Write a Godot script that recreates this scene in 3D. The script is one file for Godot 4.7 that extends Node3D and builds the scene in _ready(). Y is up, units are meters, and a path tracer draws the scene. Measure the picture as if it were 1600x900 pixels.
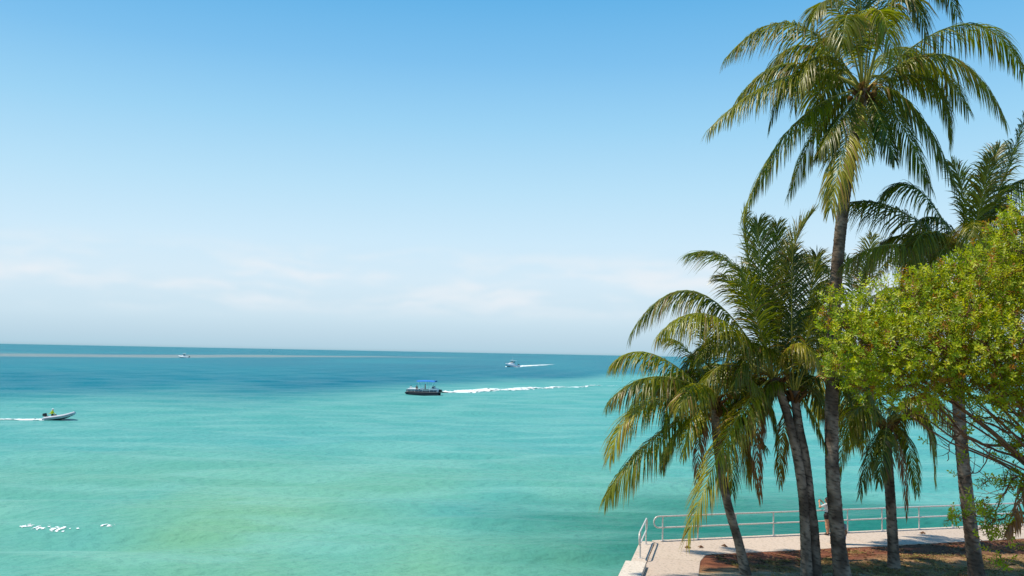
extends Node3D
# A turquoise bay seen from a raised terrace: coconut palms and a broadleaf tree by a railed sea wall, boats on the water.
# Units are metres, sea level is y = 0, the paving of the sea wall y = 1.2.

var PALMS = {
	"tall": {"base": Vector3(12.31, 1.17, -33.39), "crown": Vector3(0.89, 18.26, 0.00), "radius": [0.36, 0.19], "trunk": [Vector3(0.00, 0.00, 0.00), Vector3(-0.22, 1.74, 0.00), Vector3(-0.39, 4.29, 0.00), Vector3(-0.37, 7.11, 0.00), Vector3(-0.18, 11.16, 0.00), Vector3(0.18, 14.32, 0.00), Vector3(0.61, 16.78, 0.00), Vector3(0.89, 18.26, 0.00)],
		"fronds": [[Vector3(-2.68, 2.30, 0.50), Vector3(-5.33, 0.82, 0.80), 0.75, 0.35],
			[Vector3(-2.97, 0.17, 1.00), Vector3(-6.09, -2.03, 1.50), 0.85, 0.55],
			[Vector3(-2.30, 1.49, -1.50), Vector3(-4.21, -0.00, -2.50), 0.85, 0.30],
			[Vector3(-2.79, -1.62, 0.80), Vector3(-4.72, -4.94, 1.20), 0.90, 0.50],
			[Vector3(-1.02, -0.81, -1.20), Vector3(-2.15, -3.65, -1.80), 0.95, 0.30],
			[Vector3(-1.35, -2.36, 2.00), Vector3(-2.16, -5.01, 2.60), 0.70, 0.85],
			[Vector3(1.36, -0.82, 0.80), Vector3(2.92, -4.06, 1.00), 0.95, 0.20],
			[Vector3(1.88, -0.68, -1.50), Vector3(3.39, -3.30, -2.00), 0.90, 0.30],
			[Vector3(2.48, 1.05, 1.00), Vector3(4.48, -1.51, 1.40), 0.90, 0.75],
			[Vector3(3.97, 2.81, -0.50), Vector3(6.51, 0.93, -0.80), 0.85, 0.60],
			[Vector3(-1.52, 2.57, 1.50), Vector3(-2.65, 1.73, 2.20), 0.70, 0.30],
			[Vector3(-0.15, 4.29, -0.40), Vector3(-0.98, 5.47, -0.50), 0.40, 0.10],
			[Vector3(-0.41, 2.13, 2.20), Vector3(-0.18, 0.23, 3.00), 0.60, 0.95],
			[Vector3(0.76, 3.15, 1.20), Vector3(1.50, 1.33, 1.80), 0.80, 0.25],
			[Vector3(2.18, 5.01, -0.60), Vector3(3.93, 3.25, -0.80), 0.70, 0.30],
			[Vector3(-0.18, 4.12, 0.30), Vector3(-0.32, 6.13, 0.40), 0.20, 0.10],
			[Vector3(1.03, 4.48, -0.80), Vector3(1.88, 6.37, -1.20), 0.30, 0.10],
			[Vector3(0.31, 3.00, -2.80), Vector3(-0.27, 3.07, -4.20), 0.80, 0.30],
			[Vector3(2.53, 2.72, -2.80), Vector3(4.12, 1.83, -4.00), 0.80, 0.30],
			[Vector3(-1.43, 1.72, 2.60), Vector3(-2.23, 0.29, 4.00), 0.70, 0.40],
			[Vector3(-1.37, 2.28, -1.60), Vector3(-2.88, 1.52, -2.60), 0.85, 0.20],
			[Vector3(3.06, 1.64, -1.80), Vector3(5.24, 0.08, -2.60), 0.90, 0.30],
			[Vector3(-1.54, -1.68, 1.60), Vector3(-2.34, -2.96, 2.00), 0.90, 0.15],
			[Vector3(0.12, -1.55, 1.20), Vector3(0.40, -3.05, 1.60), 0.90, 0.15]]},
	"twin_a": {"base": Vector3(11.04, 1.17, -33.57), "crown": Vector3(-1.18, 7.30, 0.00), "radius": [0.25, 0.16], "trunk": [Vector3(0.00, 0.00, 0.00), Vector3(-0.06, 1.45, 0.00), Vector3(-0.15, 3.08, 0.00), Vector3(-0.41, 4.72, 0.00), Vector3(-0.73, 6.01, 0.00), Vector3(-1.18, 7.30, 0.00)],
		"fronds": [[Vector3(-1.13, 3.68, 0.20), Vector3(-3.04, 4.57, 0.30), 0.45, 0.20],
			[Vector3(-0.60, 3.63, -0.60), Vector3(-0.84, 6.38, -0.80), 0.25, 0.15],
			[Vector3(-0.65, 3.75, 0.80), Vector3(-0.90, 5.59, 1.20), 0.25, 0.25],
			[Vector3(0.41, 3.86, -0.20), Vector3(1.42, 6.22, -0.30), 0.15, 0.20],
			[Vector3(0.41, 3.45, -1.20), Vector3(0.58, 5.97, -1.60), 0.20, 0.10],
			[Vector3(-2.70, 3.19, -0.50), Vector3(-5.16, 1.54, -0.80), 0.80, 0.20],
			[Vector3(-2.57, 2.18, 1.60), Vector3(-4.63, 1.42, 2.20), 0.90, 0.65],
			[Vector3(0.37, 1.28, 1.40), Vector3(1.16, 0.25, 1.90), 0.85, 0.90],
			[Vector3(-1.88, -1.68, 1.60), Vector3(-3.67, -5.37, 2.60), 0.50, 0.98],
			[Vector3(-0.61, -1.65, 0.30), Vector3(-0.55, -4.24, 0.40), 1.00, 1.60],
			[Vector3(-0.80, -1.82, -0.40), Vector3(-0.68, -3.90, -0.50), 1.00, 1.20],
			[Vector3(-1.74, 1.61, 1.20), Vector3(-3.13, 0.67, 1.80), 0.85, 0.35],
			[Vector3(-0.81, -0.53, -1.00), Vector3(-1.62, -2.53, -1.40), 0.90, 0.20],
			[Vector3(-0.59, 2.68, -1.20), Vector3(-1.49, 3.96, -1.80), 0.40, 0.15],
			[Vector3(-0.95, 2.08, 1.30), Vector3(-1.71, 3.86, 2.00), 0.35, 0.30],
			[Vector3(1.20, 2.23, -1.50), Vector3(2.69, 1.77, -2.20), 0.70, 0.20]]},
	"twin_b": {"base": Vector3(11.42, 1.17, -33.79), "crown": Vector3(-0.76, 6.83, 0.00), "radius": [0.26, 0.16], "trunk": [Vector3(0.00, 0.00, 0.00), Vector3(-0.04, 1.42, 0.00), Vector3(-0.22, 3.05, 0.00), Vector3(-0.38, 4.42, 0.00), Vector3(-0.62, 5.64, 0.00), Vector3(-0.76, 6.83, 0.00)],
		"fronds": [[Vector3(0.54, -1.04, 0.30), Vector3(0.89, -2.12, 0.50), 0.95, 0.45],
			[Vector3(-1.30, -0.58, -0.60), Vector3(-1.96, -2.15, -0.90), 0.95, 0.20],
			[Vector3(0.78, 3.43, -0.80), Vector3(1.25, 5.22, -1.20), 0.25, 0.15],
			[Vector3(-0.19, 3.10, 0.40), Vector3(-0.19, 5.24, 0.60), 0.25, 0.20],
			[Vector3(0.79, 1.69, 0.80), Vector3(1.69, 0.31, 1.20), 0.85, 0.60],
			[Vector3(-1.39, 1.64, 1.00), Vector3(-2.56, 0.24, 1.50), 0.85, 0.45],
			[Vector3(1.61, 2.72, -1.20), Vector3(3.22, 2.77, -1.80), 0.75, 0.20],
			[Vector3(-0.15, -1.74, -0.80), Vector3(-0.16, -3.70, -1.00), 1.00, 1.30],
			[Vector3(1.10, -0.03, -1.20), Vector3(2.10, -1.77, -1.60), 0.90, 0.30],
			[Vector3(-0.20, 2.69, -1.40), Vector3(-0.66, 3.98, -2.00), 0.40, 0.10],
			[Vector3(0.17, 2.14, 0.90), Vector3(0.79, 3.73, 1.30), 0.40, 0.25]]},
	"leaning": {"base": Vector3(8.91, 1.17, -33.88), "crown": Vector3(-1.23, 6.48, 0.00), "radius": [0.23, 0.15], "trunk": [Vector3(0.00, 0.00, 0.00), Vector3(-0.29, 1.11, 0.00), Vector3(-0.64, 2.28, 0.00), Vector3(-0.96, 3.69, 0.00), Vector3(-1.15, 5.10, 0.00), Vector3(-1.23, 6.48, 0.00)],
		"fronds": [[Vector3(-2.25, 1.61, 0.30), Vector3(-3.82, 1.18, 0.50), 0.75, 0.60],
			[Vector3(-2.27, 0.80, 1.20), Vector3(-4.07, -0.12, 1.80), 0.85, 0.25],
			[Vector3(-2.58, -0.26, 0.50), Vector3(-3.87, -2.13, 0.80), 0.60, 0.95],
			[Vector3(-2.44, -1.58, 0.90), Vector3(-4.06, -3.54, 1.20), 0.90, 0.50],
			[Vector3(-1.28, -1.46, -0.60), Vector3(-1.67, -2.75, -0.80), 0.95, 0.40],
			[Vector3(-0.97, -0.65, 1.20), Vector3(-1.41, -1.99, 1.60), 0.70, 0.90],
			[Vector3(-0.60, -0.97, 0.80), Vector3(-0.75, -3.04, 0.90), 1.00, 1.70],
			[Vector3(0.52, 0.99, 1.00), Vector3(1.44, 0.10, 1.40), 0.80, 0.60],
			[Vector3(-0.66, 1.67, -0.80), Vector3(-1.49, 2.25, -1.30), 0.60, 0.30],
			[Vector3(-0.09, 1.97, -0.50), Vector3(-0.32, 3.08, -0.80), 0.30, 0.30],
			[Vector3(1.07, 1.63, -1.20), Vector3(1.98, 2.15, -1.80), 0.60, 0.20],
			[Vector3(1.14, -1.63, -0.30), Vector3(1.70, -3.73, -0.40), 1.00, 1.30],
			[Vector3(0.97, -0.58, -0.80), Vector3(2.23, -1.93, -1.10), 0.90, 0.25],
			[Vector3(-1.07, 0.71, -1.50), Vector3(-2.46, 0.40, -2.30), 0.80, 0.40],
			[Vector3(0.70, -1.70, -1.00), Vector3(0.93, -3.68, -1.20), 1.00, 0.40],
			[Vector3(-1.04, 0.58, 2.00), Vector3(-1.82, -0.29, 2.80), 0.80, 0.70],
			[Vector3(-1.37, 0.62, -2.40), Vector3(-2.64, -0.85, -3.80), 0.85, 0.30],
			[Vector3(-0.44, 0.94, -2.80), Vector3(-1.31, 0.07, -4.60), 0.80, 0.20],
			[Vector3(0.69, 1.23, -2.60), Vector3(0.83, 0.93, -4.40), 0.80, 0.20]]},
	"short": {"base": Vector3(15.04, 1.17, -35.47), "crown": Vector3(-0.21, 5.54, 0.00), "radius": [0.27, 0.17], "trunk": [Vector3(0.00, 0.00, 0.00), Vector3(-0.04, 1.15, 0.00), Vector3(-0.12, 2.87, 0.00), Vector3(-0.20, 4.35, 0.00), Vector3(-0.21, 5.54, 0.00)],
		"fronds": [[Vector3(-1.33, 0.56, 0.60), Vector3(-2.19, -1.89, 1.00), 0.65, 0.95],
			[Vector3(-0.78, -0.90, 0.60), Vector3(-1.34, -2.63, 0.80), 0.90, 0.30],
			[Vector3(-0.75, 1.06, -0.50), Vector3(-1.88, 0.16, -0.80), 0.85, 0.30],
			[Vector3(0.99, 0.48, 0.60), Vector3(1.31, -2.08, 0.90), 0.75, 0.85],
			[Vector3(0.87, -0.72, -0.40), Vector3(1.29, -2.73, -0.50), 0.90, 0.25],
			[Vector3(0.29, -1.50, 0.50), Vector3(0.37, -3.40, 0.60), 1.00, 1.50],
			[Vector3(-0.14, 1.58, -0.60), Vector3(-0.70, 2.33, -1.00), 0.50, 0.30],
			[Vector3(0.50, 1.85, -0.30), Vector3(0.86, 2.88, -0.40), 0.30, 0.20],
			[Vector3(1.92, 1.08, -1.20), Vector3(3.45, -0.33, -1.70), 0.80, 0.90],
			[Vector3(-0.77, -0.56, 1.60), Vector3(-1.14, -1.97, 2.00), 0.90, 0.20],
			[Vector3(0.55, 1.11, 1.00), Vector3(1.40, 0.67, 1.50), 0.80, 0.50],
			[Vector3(-0.17, -0.05, -1.20), Vector3(-0.81, -1.13, -1.60), 0.90, 0.30]]},
	"right": {"base": Vector3(17.47, 1.17, -33.88), "crown": Vector3(-0.20, 11.75, 0.00), "radius": [0.34, 0.20], "trunk": [Vector3(0.00, 0.00, 0.00), Vector3(-0.17, 1.28, 0.00), Vector3(-0.35, 2.92, 0.00), Vector3(-0.51, 4.80, 0.00), Vector3(-0.60, 6.71, 0.00), Vector3(-0.53, 9.11, 0.00), Vector3(-0.20, 11.75, 0.00)],
		"fronds": [[Vector3(0.97, 2.61, 0.20), Vector3(2.07, 5.65, 0.30), 0.35, 0.15],
			[Vector3(-2.52, 1.92, 0.30), Vector3(-4.66, 2.15, 0.40), 0.75, 0.15],
			[Vector3(-1.10, 2.91, -1.00), Vector3(-2.41, 2.90, -1.50), 0.60, 0.15],
			[Vector3(-3.02, 0.53, 1.20), Vector3(-5.14, -0.27, 1.70), 0.85, 0.70],
			[Vector3(-0.74, 1.33, 2.00), Vector3(-1.32, -0.96, 2.60), 0.95, 1.05],
			[Vector3(1.05, 2.18, 0.60), Vector3(1.79, -0.01, 0.90), 0.90, 0.60],
			[Vector3(2.13, 3.28, -0.60), Vector3(3.98, 2.23, -0.90), 0.70, 0.20],
			[Vector3(0.28, 1.03, 1.80), Vector3(0.28, -0.87, 2.40), 0.95, 0.40],
			[Vector3(0.17, 2.53, -0.40), Vector3(-0.20, 3.99, -0.60), 0.25, 0.50],
			[Vector3(0.88, -0.78, 1.40), Vector3(1.26, -1.73, 2.00), 0.90, 1.20],
			[Vector3(1.95, 0.53, 0.40), Vector3(3.41, -1.38, 0.60), 0.85, 0.40],
			[Vector3(-0.20, 2.01, -1.60), Vector3(-1.13, 1.32, -2.40), 0.80, 0.20],
			[Vector3(-1.77, -0.77, 0.60), Vector3(-3.08, -2.70, 0.80), 0.95, 0.30],
			[Vector3(1.51, 3.29, -1.40), Vector3(2.38, 5.00, -2.00), 0.30, 0.15],
			[Vector3(-1.41, 0.56, 1.60), Vector3(-2.52, -1.14, 2.20), 0.90, 0.50],
			[Vector3(-0.13, 2.06, 1.20), Vector3(-0.06, 3.60, 1.80), 0.30, 0.45]]},
	"hidden": {"base": Vector3(14.24, 1.17, -39.59), "crown": Vector3(0.91, 9.55, 0.00), "radius": [0.22, 0.15], "trunk": [Vector3(0.00, 0.00, 0.00), Vector3(-0.04, 1.94, 0.00), Vector3(-0.03, 4.15, 0.00), Vector3(0.19, 6.94, 0.00), Vector3(0.91, 9.55, 0.00)],
		"fronds": [[Vector3(-1.31, 2.67, 0.30), Vector3(-2.92, 2.83, 0.40), 0.90, 0.05],
			[Vector3(-1.19, 1.86, 0.60), Vector3(-2.59, 0.14, 1.00), 0.85, 0.15],
			[Vector3(-0.64, -1.89, 0.90), Vector3(-0.75, -5.05, 1.20), 0.95, 0.95],
			[Vector3(-1.37, -1.91, 0.40), Vector3(-1.78, -4.03, 0.60), 0.95, 0.80],
			[Vector3(0.39, -1.73, 0.60), Vector3(0.51, -4.41, 0.80), 0.95, 0.50],
			[Vector3(0.10, 2.27, -0.60), Vector3(-0.26, 3.32, -1.00), 0.40, 0.20],
			[Vector3(0.84, 2.35, 0.30), Vector3(1.80, 2.99, 0.50), 0.60, 0.30],
			[Vector3(1.45, 0.24, 0.40), Vector3(2.56, -1.55, 0.60), 0.90, 0.30],
			[Vector3(-0.94, -0.49, -0.30), Vector3(-1.89, -2.87, -0.40), 0.90, 0.30],
			[Vector3(0.27, -2.60, -0.40), Vector3(0.57, -5.42, -0.50), 1.00, 1.20],
			[Vector3(1.77, 1.74, -0.80), Vector3(3.82, 0.93, -1.20), 0.80, 0.20],
			[Vector3(-0.54, -2.33, -0.50), Vector3(-0.81, -5.45, -0.60), 1.00, 0.60],
			[Vector3(0.57, 2.54, -0.30), Vector3(0.95, 4.01, -0.50), 0.30, 0.20]]},
}
var CROWN_CLUMPS = [
	[Vector3(9.09, 11.13, -16.00), 0.63],
	[Vector3(8.33, 10.59, -15.70), 0.63],
	[Vector3(7.79, 10.37, -16.00), 0.57],
	[Vector3(6.98, 10.24, -15.60), 0.53],
	[Vector3(6.51, 10.05, -16.00), 0.50],
	[Vector3(5.86, 9.84, -15.80), 0.39],
	[Vector3(6.00, 9.42, -15.40), 0.57],
	[Vector3(6.50, 9.39, -15.10), 0.63],
	[Vector3(7.19, 9.41, -15.00), 0.69],
	[Vector3(7.88, 9.42, -14.90), 0.69],
	[Vector3(8.69, 9.44, -15.10), 0.69],
	[Vector3(6.32, 8.87, -15.80), 0.43],
	[Vector3(6.89, 8.74, -15.50), 0.50],
	[Vector3(7.64, 8.81, -15.70), 0.41],
	[Vector3(8.19, 8.67, -15.30), 0.48],
	[Vector3(8.90, 8.53, -15.50), 0.53],
	[Vector3(5.75, 10.24, -16.00), 0.18],
	[Vector3(6.04, 9.08, -16.30), 0.32],
	[Vector3(9.04, 11.59, -16.30), 0.30],
	[Vector3(9.38, 11.78, -16.20), 0.39],
	[Vector3(9.68, 10.65, -15.80), 0.80],
	[Vector3(9.69, 9.07, -15.60), 0.80],
	[Vector3(7.74, 9.97, -16.90), 0.57],
	[Vector3(9.00, 10.12, -17.00), 0.69],
	[Vector3(9.05, 10.17, -15.60), 0.69],
	[Vector3(7.72, 9.91, -15.20), 0.57],
	[Vector3(9.75, 10.86, -17.00), 0.57],
	[Vector3(7.01, 9.11, -16.90), 0.53],
	[Vector3(8.26, 8.95, -17.00), 0.50],
	[Vector3(9.47, 8.92, -17.00), 0.57],
	[Vector3(5.58, 10.00, -15.90), 0.14],
	[Vector3(10.53, 9.76, -16.00), 0.91],
	[Vector3(7.36, 10.60, -15.80), 0.34],
	[Vector3(8.19, 10.82, -16.20), 0.34],
	[Vector3(11.00, 10.62, -15.90), 0.80],
	[Vector3(11.16, 9.32, -15.70), 0.86],
	[Vector3(12.11, 10.03, -16.20), 0.80],
	[Vector3(10.42, 8.58, -15.80), 0.69],
	[Vector3(10.54, 11.41, -16.30), 0.57],
]
var LOW_CLUMPS = [
	[Vector3(8.27, 7.13, -15.70), 0.10],
	[Vector3(8.72, 7.07, -15.90), 0.13],
	[Vector3(8.11, 6.63, -15.60), 0.11],
	[Vector3(8.41, 6.46, -15.70), 0.21],
	[Vector3(8.39, 6.22, -15.80), 0.11],
	[Vector3(8.40, 6.59, -16.20), 0.09],
	[Vector3(8.89, 7.14, -15.80), 0.14],
	[Vector3(7.63, 6.52, -15.70), 0.11],
	[Vector3(7.91, 6.51, -15.90), 0.09],
	[Vector3(8.74, 6.13, -16.00), 0.14],
	[Vector3(8.52, 5.78, -15.70), 0.11],
	[Vector3(8.92, 6.45, -15.80), 0.09],
	[Vector3(8.94, 7.69, -16.00), 0.23],
	[Vector3(9.01, 6.85, -15.70), 0.16],
]
var LIMBS = [
	[Vector3(9.67, 7.18, -16.20), Vector3(9.17, 7.80, -16.11), Vector3(8.43, 8.10, -15.77), Vector3(7.94, 8.36, -15.90), Vector3(7.65, 8.79, -16.19)],
	[Vector3(9.59, 6.93, -15.99), Vector3(9.08, 7.45, -15.96), Vector3(8.63, 7.67, -16.15), Vector3(7.89, 7.94, -15.81), Vector3(7.69, 8.16, -16.18), Vector3(7.34, 8.54, -16.02)],
	[Vector3(9.57, 7.27, -15.94), Vector3(9.00, 8.05, -15.99), Vector3(8.27, 8.25, -15.90), Vector3(7.89, 8.19, -15.81)],
	[Vector3(9.36, 7.41, -15.68), Vector3(9.22, 8.14, -16.08), Vector3(8.60, 8.48, -15.86), Vector3(8.15, 9.26, -15.83)],
	[Vector3(9.71, 7.36, -16.07), Vector3(9.73, 8.37, -16.25), Vector3(8.96, 9.50, -15.67)],
	[Vector3(9.63, 6.36, -16.07), Vector3(9.12, 6.57, -16.06), Vector3(8.48, 6.49, -15.71), Vector3(8.13, 6.25, -15.90)],
	[Vector3(9.52, 6.60, -15.97), Vector3(8.87, 7.22, -15.79), Vector3(8.76, 6.65, -16.23), Vector3(8.40, 6.22, -15.83)],
	[Vector3(9.13, 7.75, -16.03), Vector3(8.31, 7.77, -16.20), Vector3(7.58, 8.35, -15.85), Vector3(6.95, 8.79, -15.69), Vector3(6.69, 9.12, -16.13)],
	[Vector3(9.50, 6.17, -15.87), Vector3(9.23, 6.02, -16.07), Vector3(8.63, 5.95, -15.80), Vector3(8.30, 6.05, -15.82)],
	[Vector3(8.04, 7.91, -16.12), Vector3(7.69, 7.81, -15.75), Vector3(7.68, 7.46, -15.86)],
	[Vector3(8.46, 7.70, -15.84), Vector3(8.18, 7.32, -15.76), Vector3(8.02, 7.17, -15.99)],
	[Vector3(8.87, 7.22, -15.79), Vector3(8.66, 7.28, -15.72), Vector3(8.84, 6.94, -16.19)],
	[Vector3(8.49, 6.48, -15.74), Vector3(8.19, 6.51, -16.01), Vector3(7.76, 6.43, -15.96)],
	[Vector3(8.41, 8.23, -16.16), Vector3(7.80, 8.80, -15.83), Vector3(7.93, 9.25, -16.07)],
	[Vector3(8.52, 8.49, -15.73), Vector3(9.41, 8.71, -16.08), Vector3(9.78, 9.29, -15.91)],
]
var FORK = Vector3(10.55, 6.61, -16.00)
var DEAD_FROND = [Vector3(9.13, 7.72, -15.80), Vector3(8.89, 7.02, -15.65), Vector3(8.54, 6.26, -15.60)]
var WAKES = [
	[[Vector3(-15.55, 0.00, -199.44), Vector3(-11.34, 0.00, -207.81), Vector3(-2.68, 0.00, -222.55), Vector3(9.05, 0.00, -240.39), Vector3(19.54, 0.00, -254.76), Vector3(32.40, 0.00, -271.51)], [2.6, 3.4, 3.0, 2.4, 1.4, 0.5]],
	[[Vector3(-56.86, 0.00, -110.92), Vector3(-59.07, 0.00, -110.34), Vector3(-62.05, 0.00, -110.10), Vector3(-66.93, 0.00, -110.42)], [0.55, 0.9, 0.8, 0.5]],
	[[Vector3(3.61, 0.00, -606.77), Vector3(12.74, 0.00, -654.67), Vector3(23.96, 0.00, -711.54), Vector3(36.50, 0.00, -773.69)], [3.0, 5.0, 5.0, 2.0]],
]
var PONTOON_AT = Vector3(-18.52, 0.00, -192.09)
var DINGHY_AT = Vector3(-55.47, 0.00, -111.28)
var CRUISER_AT = Vector3(1.00, 0.00, -595.22)
var FAR_CRUISER_AT = Vector3(-271.92, 0.00, -747.87)
var BUOY_AT = Vector3(-556.45, -0.00, -2089.10)

const TOP := 1.2
const SOIL := 1.17
var rng := RandomNumberGenerator.new()
var M := {}
var used := {}


class Shape:
	var v := PackedVector3Array()
	var n := PackedVector3Array()
	var c := PackedColorArray()
	var i := PackedInt32Array()

	func add(p: Vector3, nor: Vector3, col: Color) -> int:
		v.push_back(p)
		n.push_back(nor)
		c.push_back(col)
		return v.size() - 1

	func face(a: int, b: int, d: int) -> void:
		# clockwise seen from the side that the normals point to
		var g := (v[b] - v[a]).cross(v[d] - v[a])
		if g.dot(n[a] + n[b] + n[d]) > 0.0:
			i.append_array(PackedInt32Array([a, d, b]))
		else:
			i.append_array(PackedInt32Array([a, b, d]))

	func quad(a: int, b: int, d: int, e: int) -> void:
		face(a, b, d)
		face(a, d, e)

	func flat(a: Vector3, b: Vector3, d: Vector3, e: Vector3, nor: Vector3, col: Color) -> void:
		quad(add(a, nor, col), add(b, nor, col), add(d, nor, col), add(e, nor, col))

	func box(at: Vector3, size: Vector3, col := Color.WHITE, turn := Basis.IDENTITY, ch := 0.0) -> void:
		# a box with chamfered edges when ch > 0
		var h := size * 0.5
		if ch <= 0.0:
			for ax in 3:
				for s in [-1.0, 1.0]:
					var nn := Vector3.ZERO
					nn[ax] = s
					var u := Vector3.ZERO
					u[(ax + 1) % 3] = h[(ax + 1) % 3]
					var w := Vector3.ZERO
					w[(ax + 2) % 3] = h[(ax + 2) % 3]
					var o := nn * h[ax]
					flat(at + turn * (o - u - w), at + turn * (o + u - w), at + turn * (o + u + w), at + turn * (o - u + w), turn * nn, col)
			return
		for ax in 3:
			var b := (ax + 1) % 3
			var d := (ax + 2) % 3
			for s in [-1.0, 1.0]:
				var nn := Vector3.ZERO
				nn[ax] = s
				var ring := []
				for q in [[-1, -1], [1, -1], [1, 1], [-1, 1]]:
					var p := Vector3.ZERO
					p[ax] = s * h[ax]
					p[b] = q[0] * (h[b] - ch)
					p[d] = q[1] * (h[d] - ch)
					ring.append(at + turn * p)
				flat(ring[0], ring[1], ring[2], ring[3], turn * nn, col)
			for s in [-1.0, 1.0]:
				for t in [-1.0, 1.0]:
					var nn := Vector3.ZERO
					nn[b] = s
					nn[d] = t
					var q := []
					for e in [-1.0, 1.0]:
						var p := Vector3.ZERO
						p[ax] = e * (h[ax] - ch)
						p[b] = s * h[b]
						p[d] = t * (h[d] - ch)
						var r := Vector3.ZERO
						r[ax] = e * (h[ax] - ch)
						r[b] = s * (h[b] - ch)
						r[d] = t * h[d]
						q.append([at + turn * p, at + turn * r])
					flat(q[0][0], q[1][0], q[1][1], q[0][1], turn * nn.normalized(), col)
		for s in [-1.0, 1.0]:
			for t in [-1.0, 1.0]:
				for r in [-1.0, 1.0]:
					var nor := turn * Vector3(s, t, r).normalized()
					var a0 := add(at + turn * Vector3(s * h.x, t * (h.y - ch), r * (h.z - ch)), nor, col)
					var a1 := add(at + turn * Vector3(s * (h.x - ch), t * h.y, r * (h.z - ch)), nor, col)
					var a2 := add(at + turn * Vector3(s * (h.x - ch), t * (h.y - ch), r * h.z), nor, col)
					face(a0, a1, a2)

	func tube(path: PackedVector3Array, radii: PackedFloat32Array, sides: int, cols, capped := true) -> void:
		# cols: one Color or one per station
		var m := path.size()
		var t0 := (path[1] - path[0]).normalized()
		var u := t0.cross(Vector3.UP if absf(t0.y) < 0.9 else Vector3.RIGHT).normalized()
		var first := v.size()
		for k in m:
			var t := (path[mini(k + 1, m - 1)] - path[maxi(k - 1, 0)]).normalized()
			u = (u - t * u.dot(t)).normalized()
			var w := t.cross(u)
			var col: Color = cols if cols is Color else cols[k]
			var slope := 0.0
			if k > 0 and k < m - 1:
				var run := path[k + 1].distance_to(path[k - 1])
				slope = -(radii[k + 1] - radii[k - 1]) / maxf(run, 1e-5)
			for s in sides:
				var a := TAU * s / sides
				var d := u * cos(a) + w * sin(a)
				add(path[k] + d * radii[k], (d + t * slope).normalized(), col)
		for k in m - 1:
			for s in sides:
				var s2 := (s + 1) % sides
				quad(first + k * sides + s, first + k * sides + s2, first + (k + 1) * sides + s2, first + (k + 1) * sides + s)
		if capped:
			for e in 2:
				var k: int = 0 if e == 0 else m - 1
				var t: Vector3 = (path[0] - path[1]).normalized() if e == 0 else (path[m - 1] - path[m - 2]).normalized()
				var col: Color = cols if cols is Color else cols[k]
				var mid := add(path[k], t, col)
				var ring := []
				for s in sides:
					ring.append(add(v[first + k * sides + s], t, col))
				for s in sides:
					face(mid, ring[s], ring[(s + 1) % sides])

	func ball(at: Vector3, r: Vector3, col: Color, seg := 10) -> void:
		var first := v.size()
		var rows := seg / 2 + 1
		for a in rows + 1:
			var th := PI * a / rows
			for b in seg:
				var ph := TAU * b / seg
				var d := Vector3(sin(th) * cos(ph), cos(th), sin(th) * sin(ph))
				add(at + d * r, (d / r).normalized(), col)
		for a in rows:
			for b in seg:
				var b2 := (b + 1) % seg
				quad(first + a * seg + b, first + a * seg + b2, first + (a + 1) * seg + b2, first + (a + 1) * seg + b)

	func loft(rings: Array, col: Color, shut := true, closed := true) -> void:
		# rings of equal count joined in order; normals averaged over the faces
		var m: int = rings[0].size()
		var first := v.size()
		var mid := Vector3.ZERO
		for r in rings:
			for p in r:
				add(p, Vector3.ZERO, col)
				mid += p
		mid /= rings.size() * m
		var last := m if closed else m - 1
		for k in rings.size() - 1:
			for s in last:
				var a := first + k * m + s
				var b := first + k * m + (s + 1) % m
				var d := b + m
				var e := a + m
				var nor := (v[d] - v[a]).cross(v[e] - v[b]).normalized()
				var ctr := (v[a] + v[b] + v[d] + v[e]) * 0.25
				var axis := Vector3.ZERO
				for p in rings[k]:
					axis += p
				for p in rings[k + 1]:
					axis += p
				axis /= 2.0 * m
				if closed and nor.dot(ctr - axis) < 0.0 or not closed and nor.y < 0.0:
					nor = -nor
				for q in [a, b, d, e]:
					n[q] += nor
		for q in range(first, v.size()):
			n[q] = n[q].normalized() if n[q].length() > 1e-6 else Vector3.UP
		for k in rings.size() - 1:
			for s in last:
				var a := first + k * m + s
				var b := first + k * m + (s + 1) % m
				quad(a, b, b + m, a + m)
		if shut and closed:
			for e in 2:
				var r: Array = rings[0] if e == 0 else rings[-1]
				var ctr := Vector3.ZERO
				for p in r:
					ctr += p
				ctr /= m
				var nor: Vector3 = (r[1] - r[0]).cross(r[m / 2] - r[0]).normalized()
				if nor.dot(ctr - mid) < 0.0:
					nor = -nor
				var o := add(ctr, nor, col)
				var ids := []
				for p in r:
					ids.append(add(p, nor, col))
				for s in m:
					face(o, ids[s], ids[(s + 1) % m])

	func mesh() -> ArrayMesh:
		var a := []
		a.resize(Mesh.ARRAY_MAX)
		a[Mesh.ARRAY_VERTEX] = v
		a[Mesh.ARRAY_NORMAL] = n
		a[Mesh.ARRAY_COLOR] = c
		a[Mesh.ARRAY_INDEX] = i
		var am := ArrayMesh.new()
		am.add_surface_from_arrays(Mesh.PRIMITIVE_TRIANGLES, a)
		return am


# ---------------------------------------------------------------- helpers
func lin(r: float, g: float, b: float) -> Color:
	return Color(r, g, b)


func hexl(s: String) -> Color:
	return Color(s).srgb_to_linear()


func numbered(called: String) -> String:
	var k: int = used.get(called, 0)
	used[called] = k + 1
	return called if k == 0 else "%s_%03d" % [called, k]


func tag(o: Node3D, label: String, category: String, group := "", kind := "") -> void:
	if label:
		o.set_meta("label", label)
	if category:
		o.set_meta("category", category)
	if group:
		o.set_meta("group", group)
	if kind:
		o.set_meta("kind", kind)


func base(called: String, at := Vector3.ZERO, turn := 0.0) -> Node3D:
	var o := Node3D.new()
	o.name = numbered(called)
	add_child(o)
	o.position = at
	o.rotation.y = turn
	return o


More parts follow.
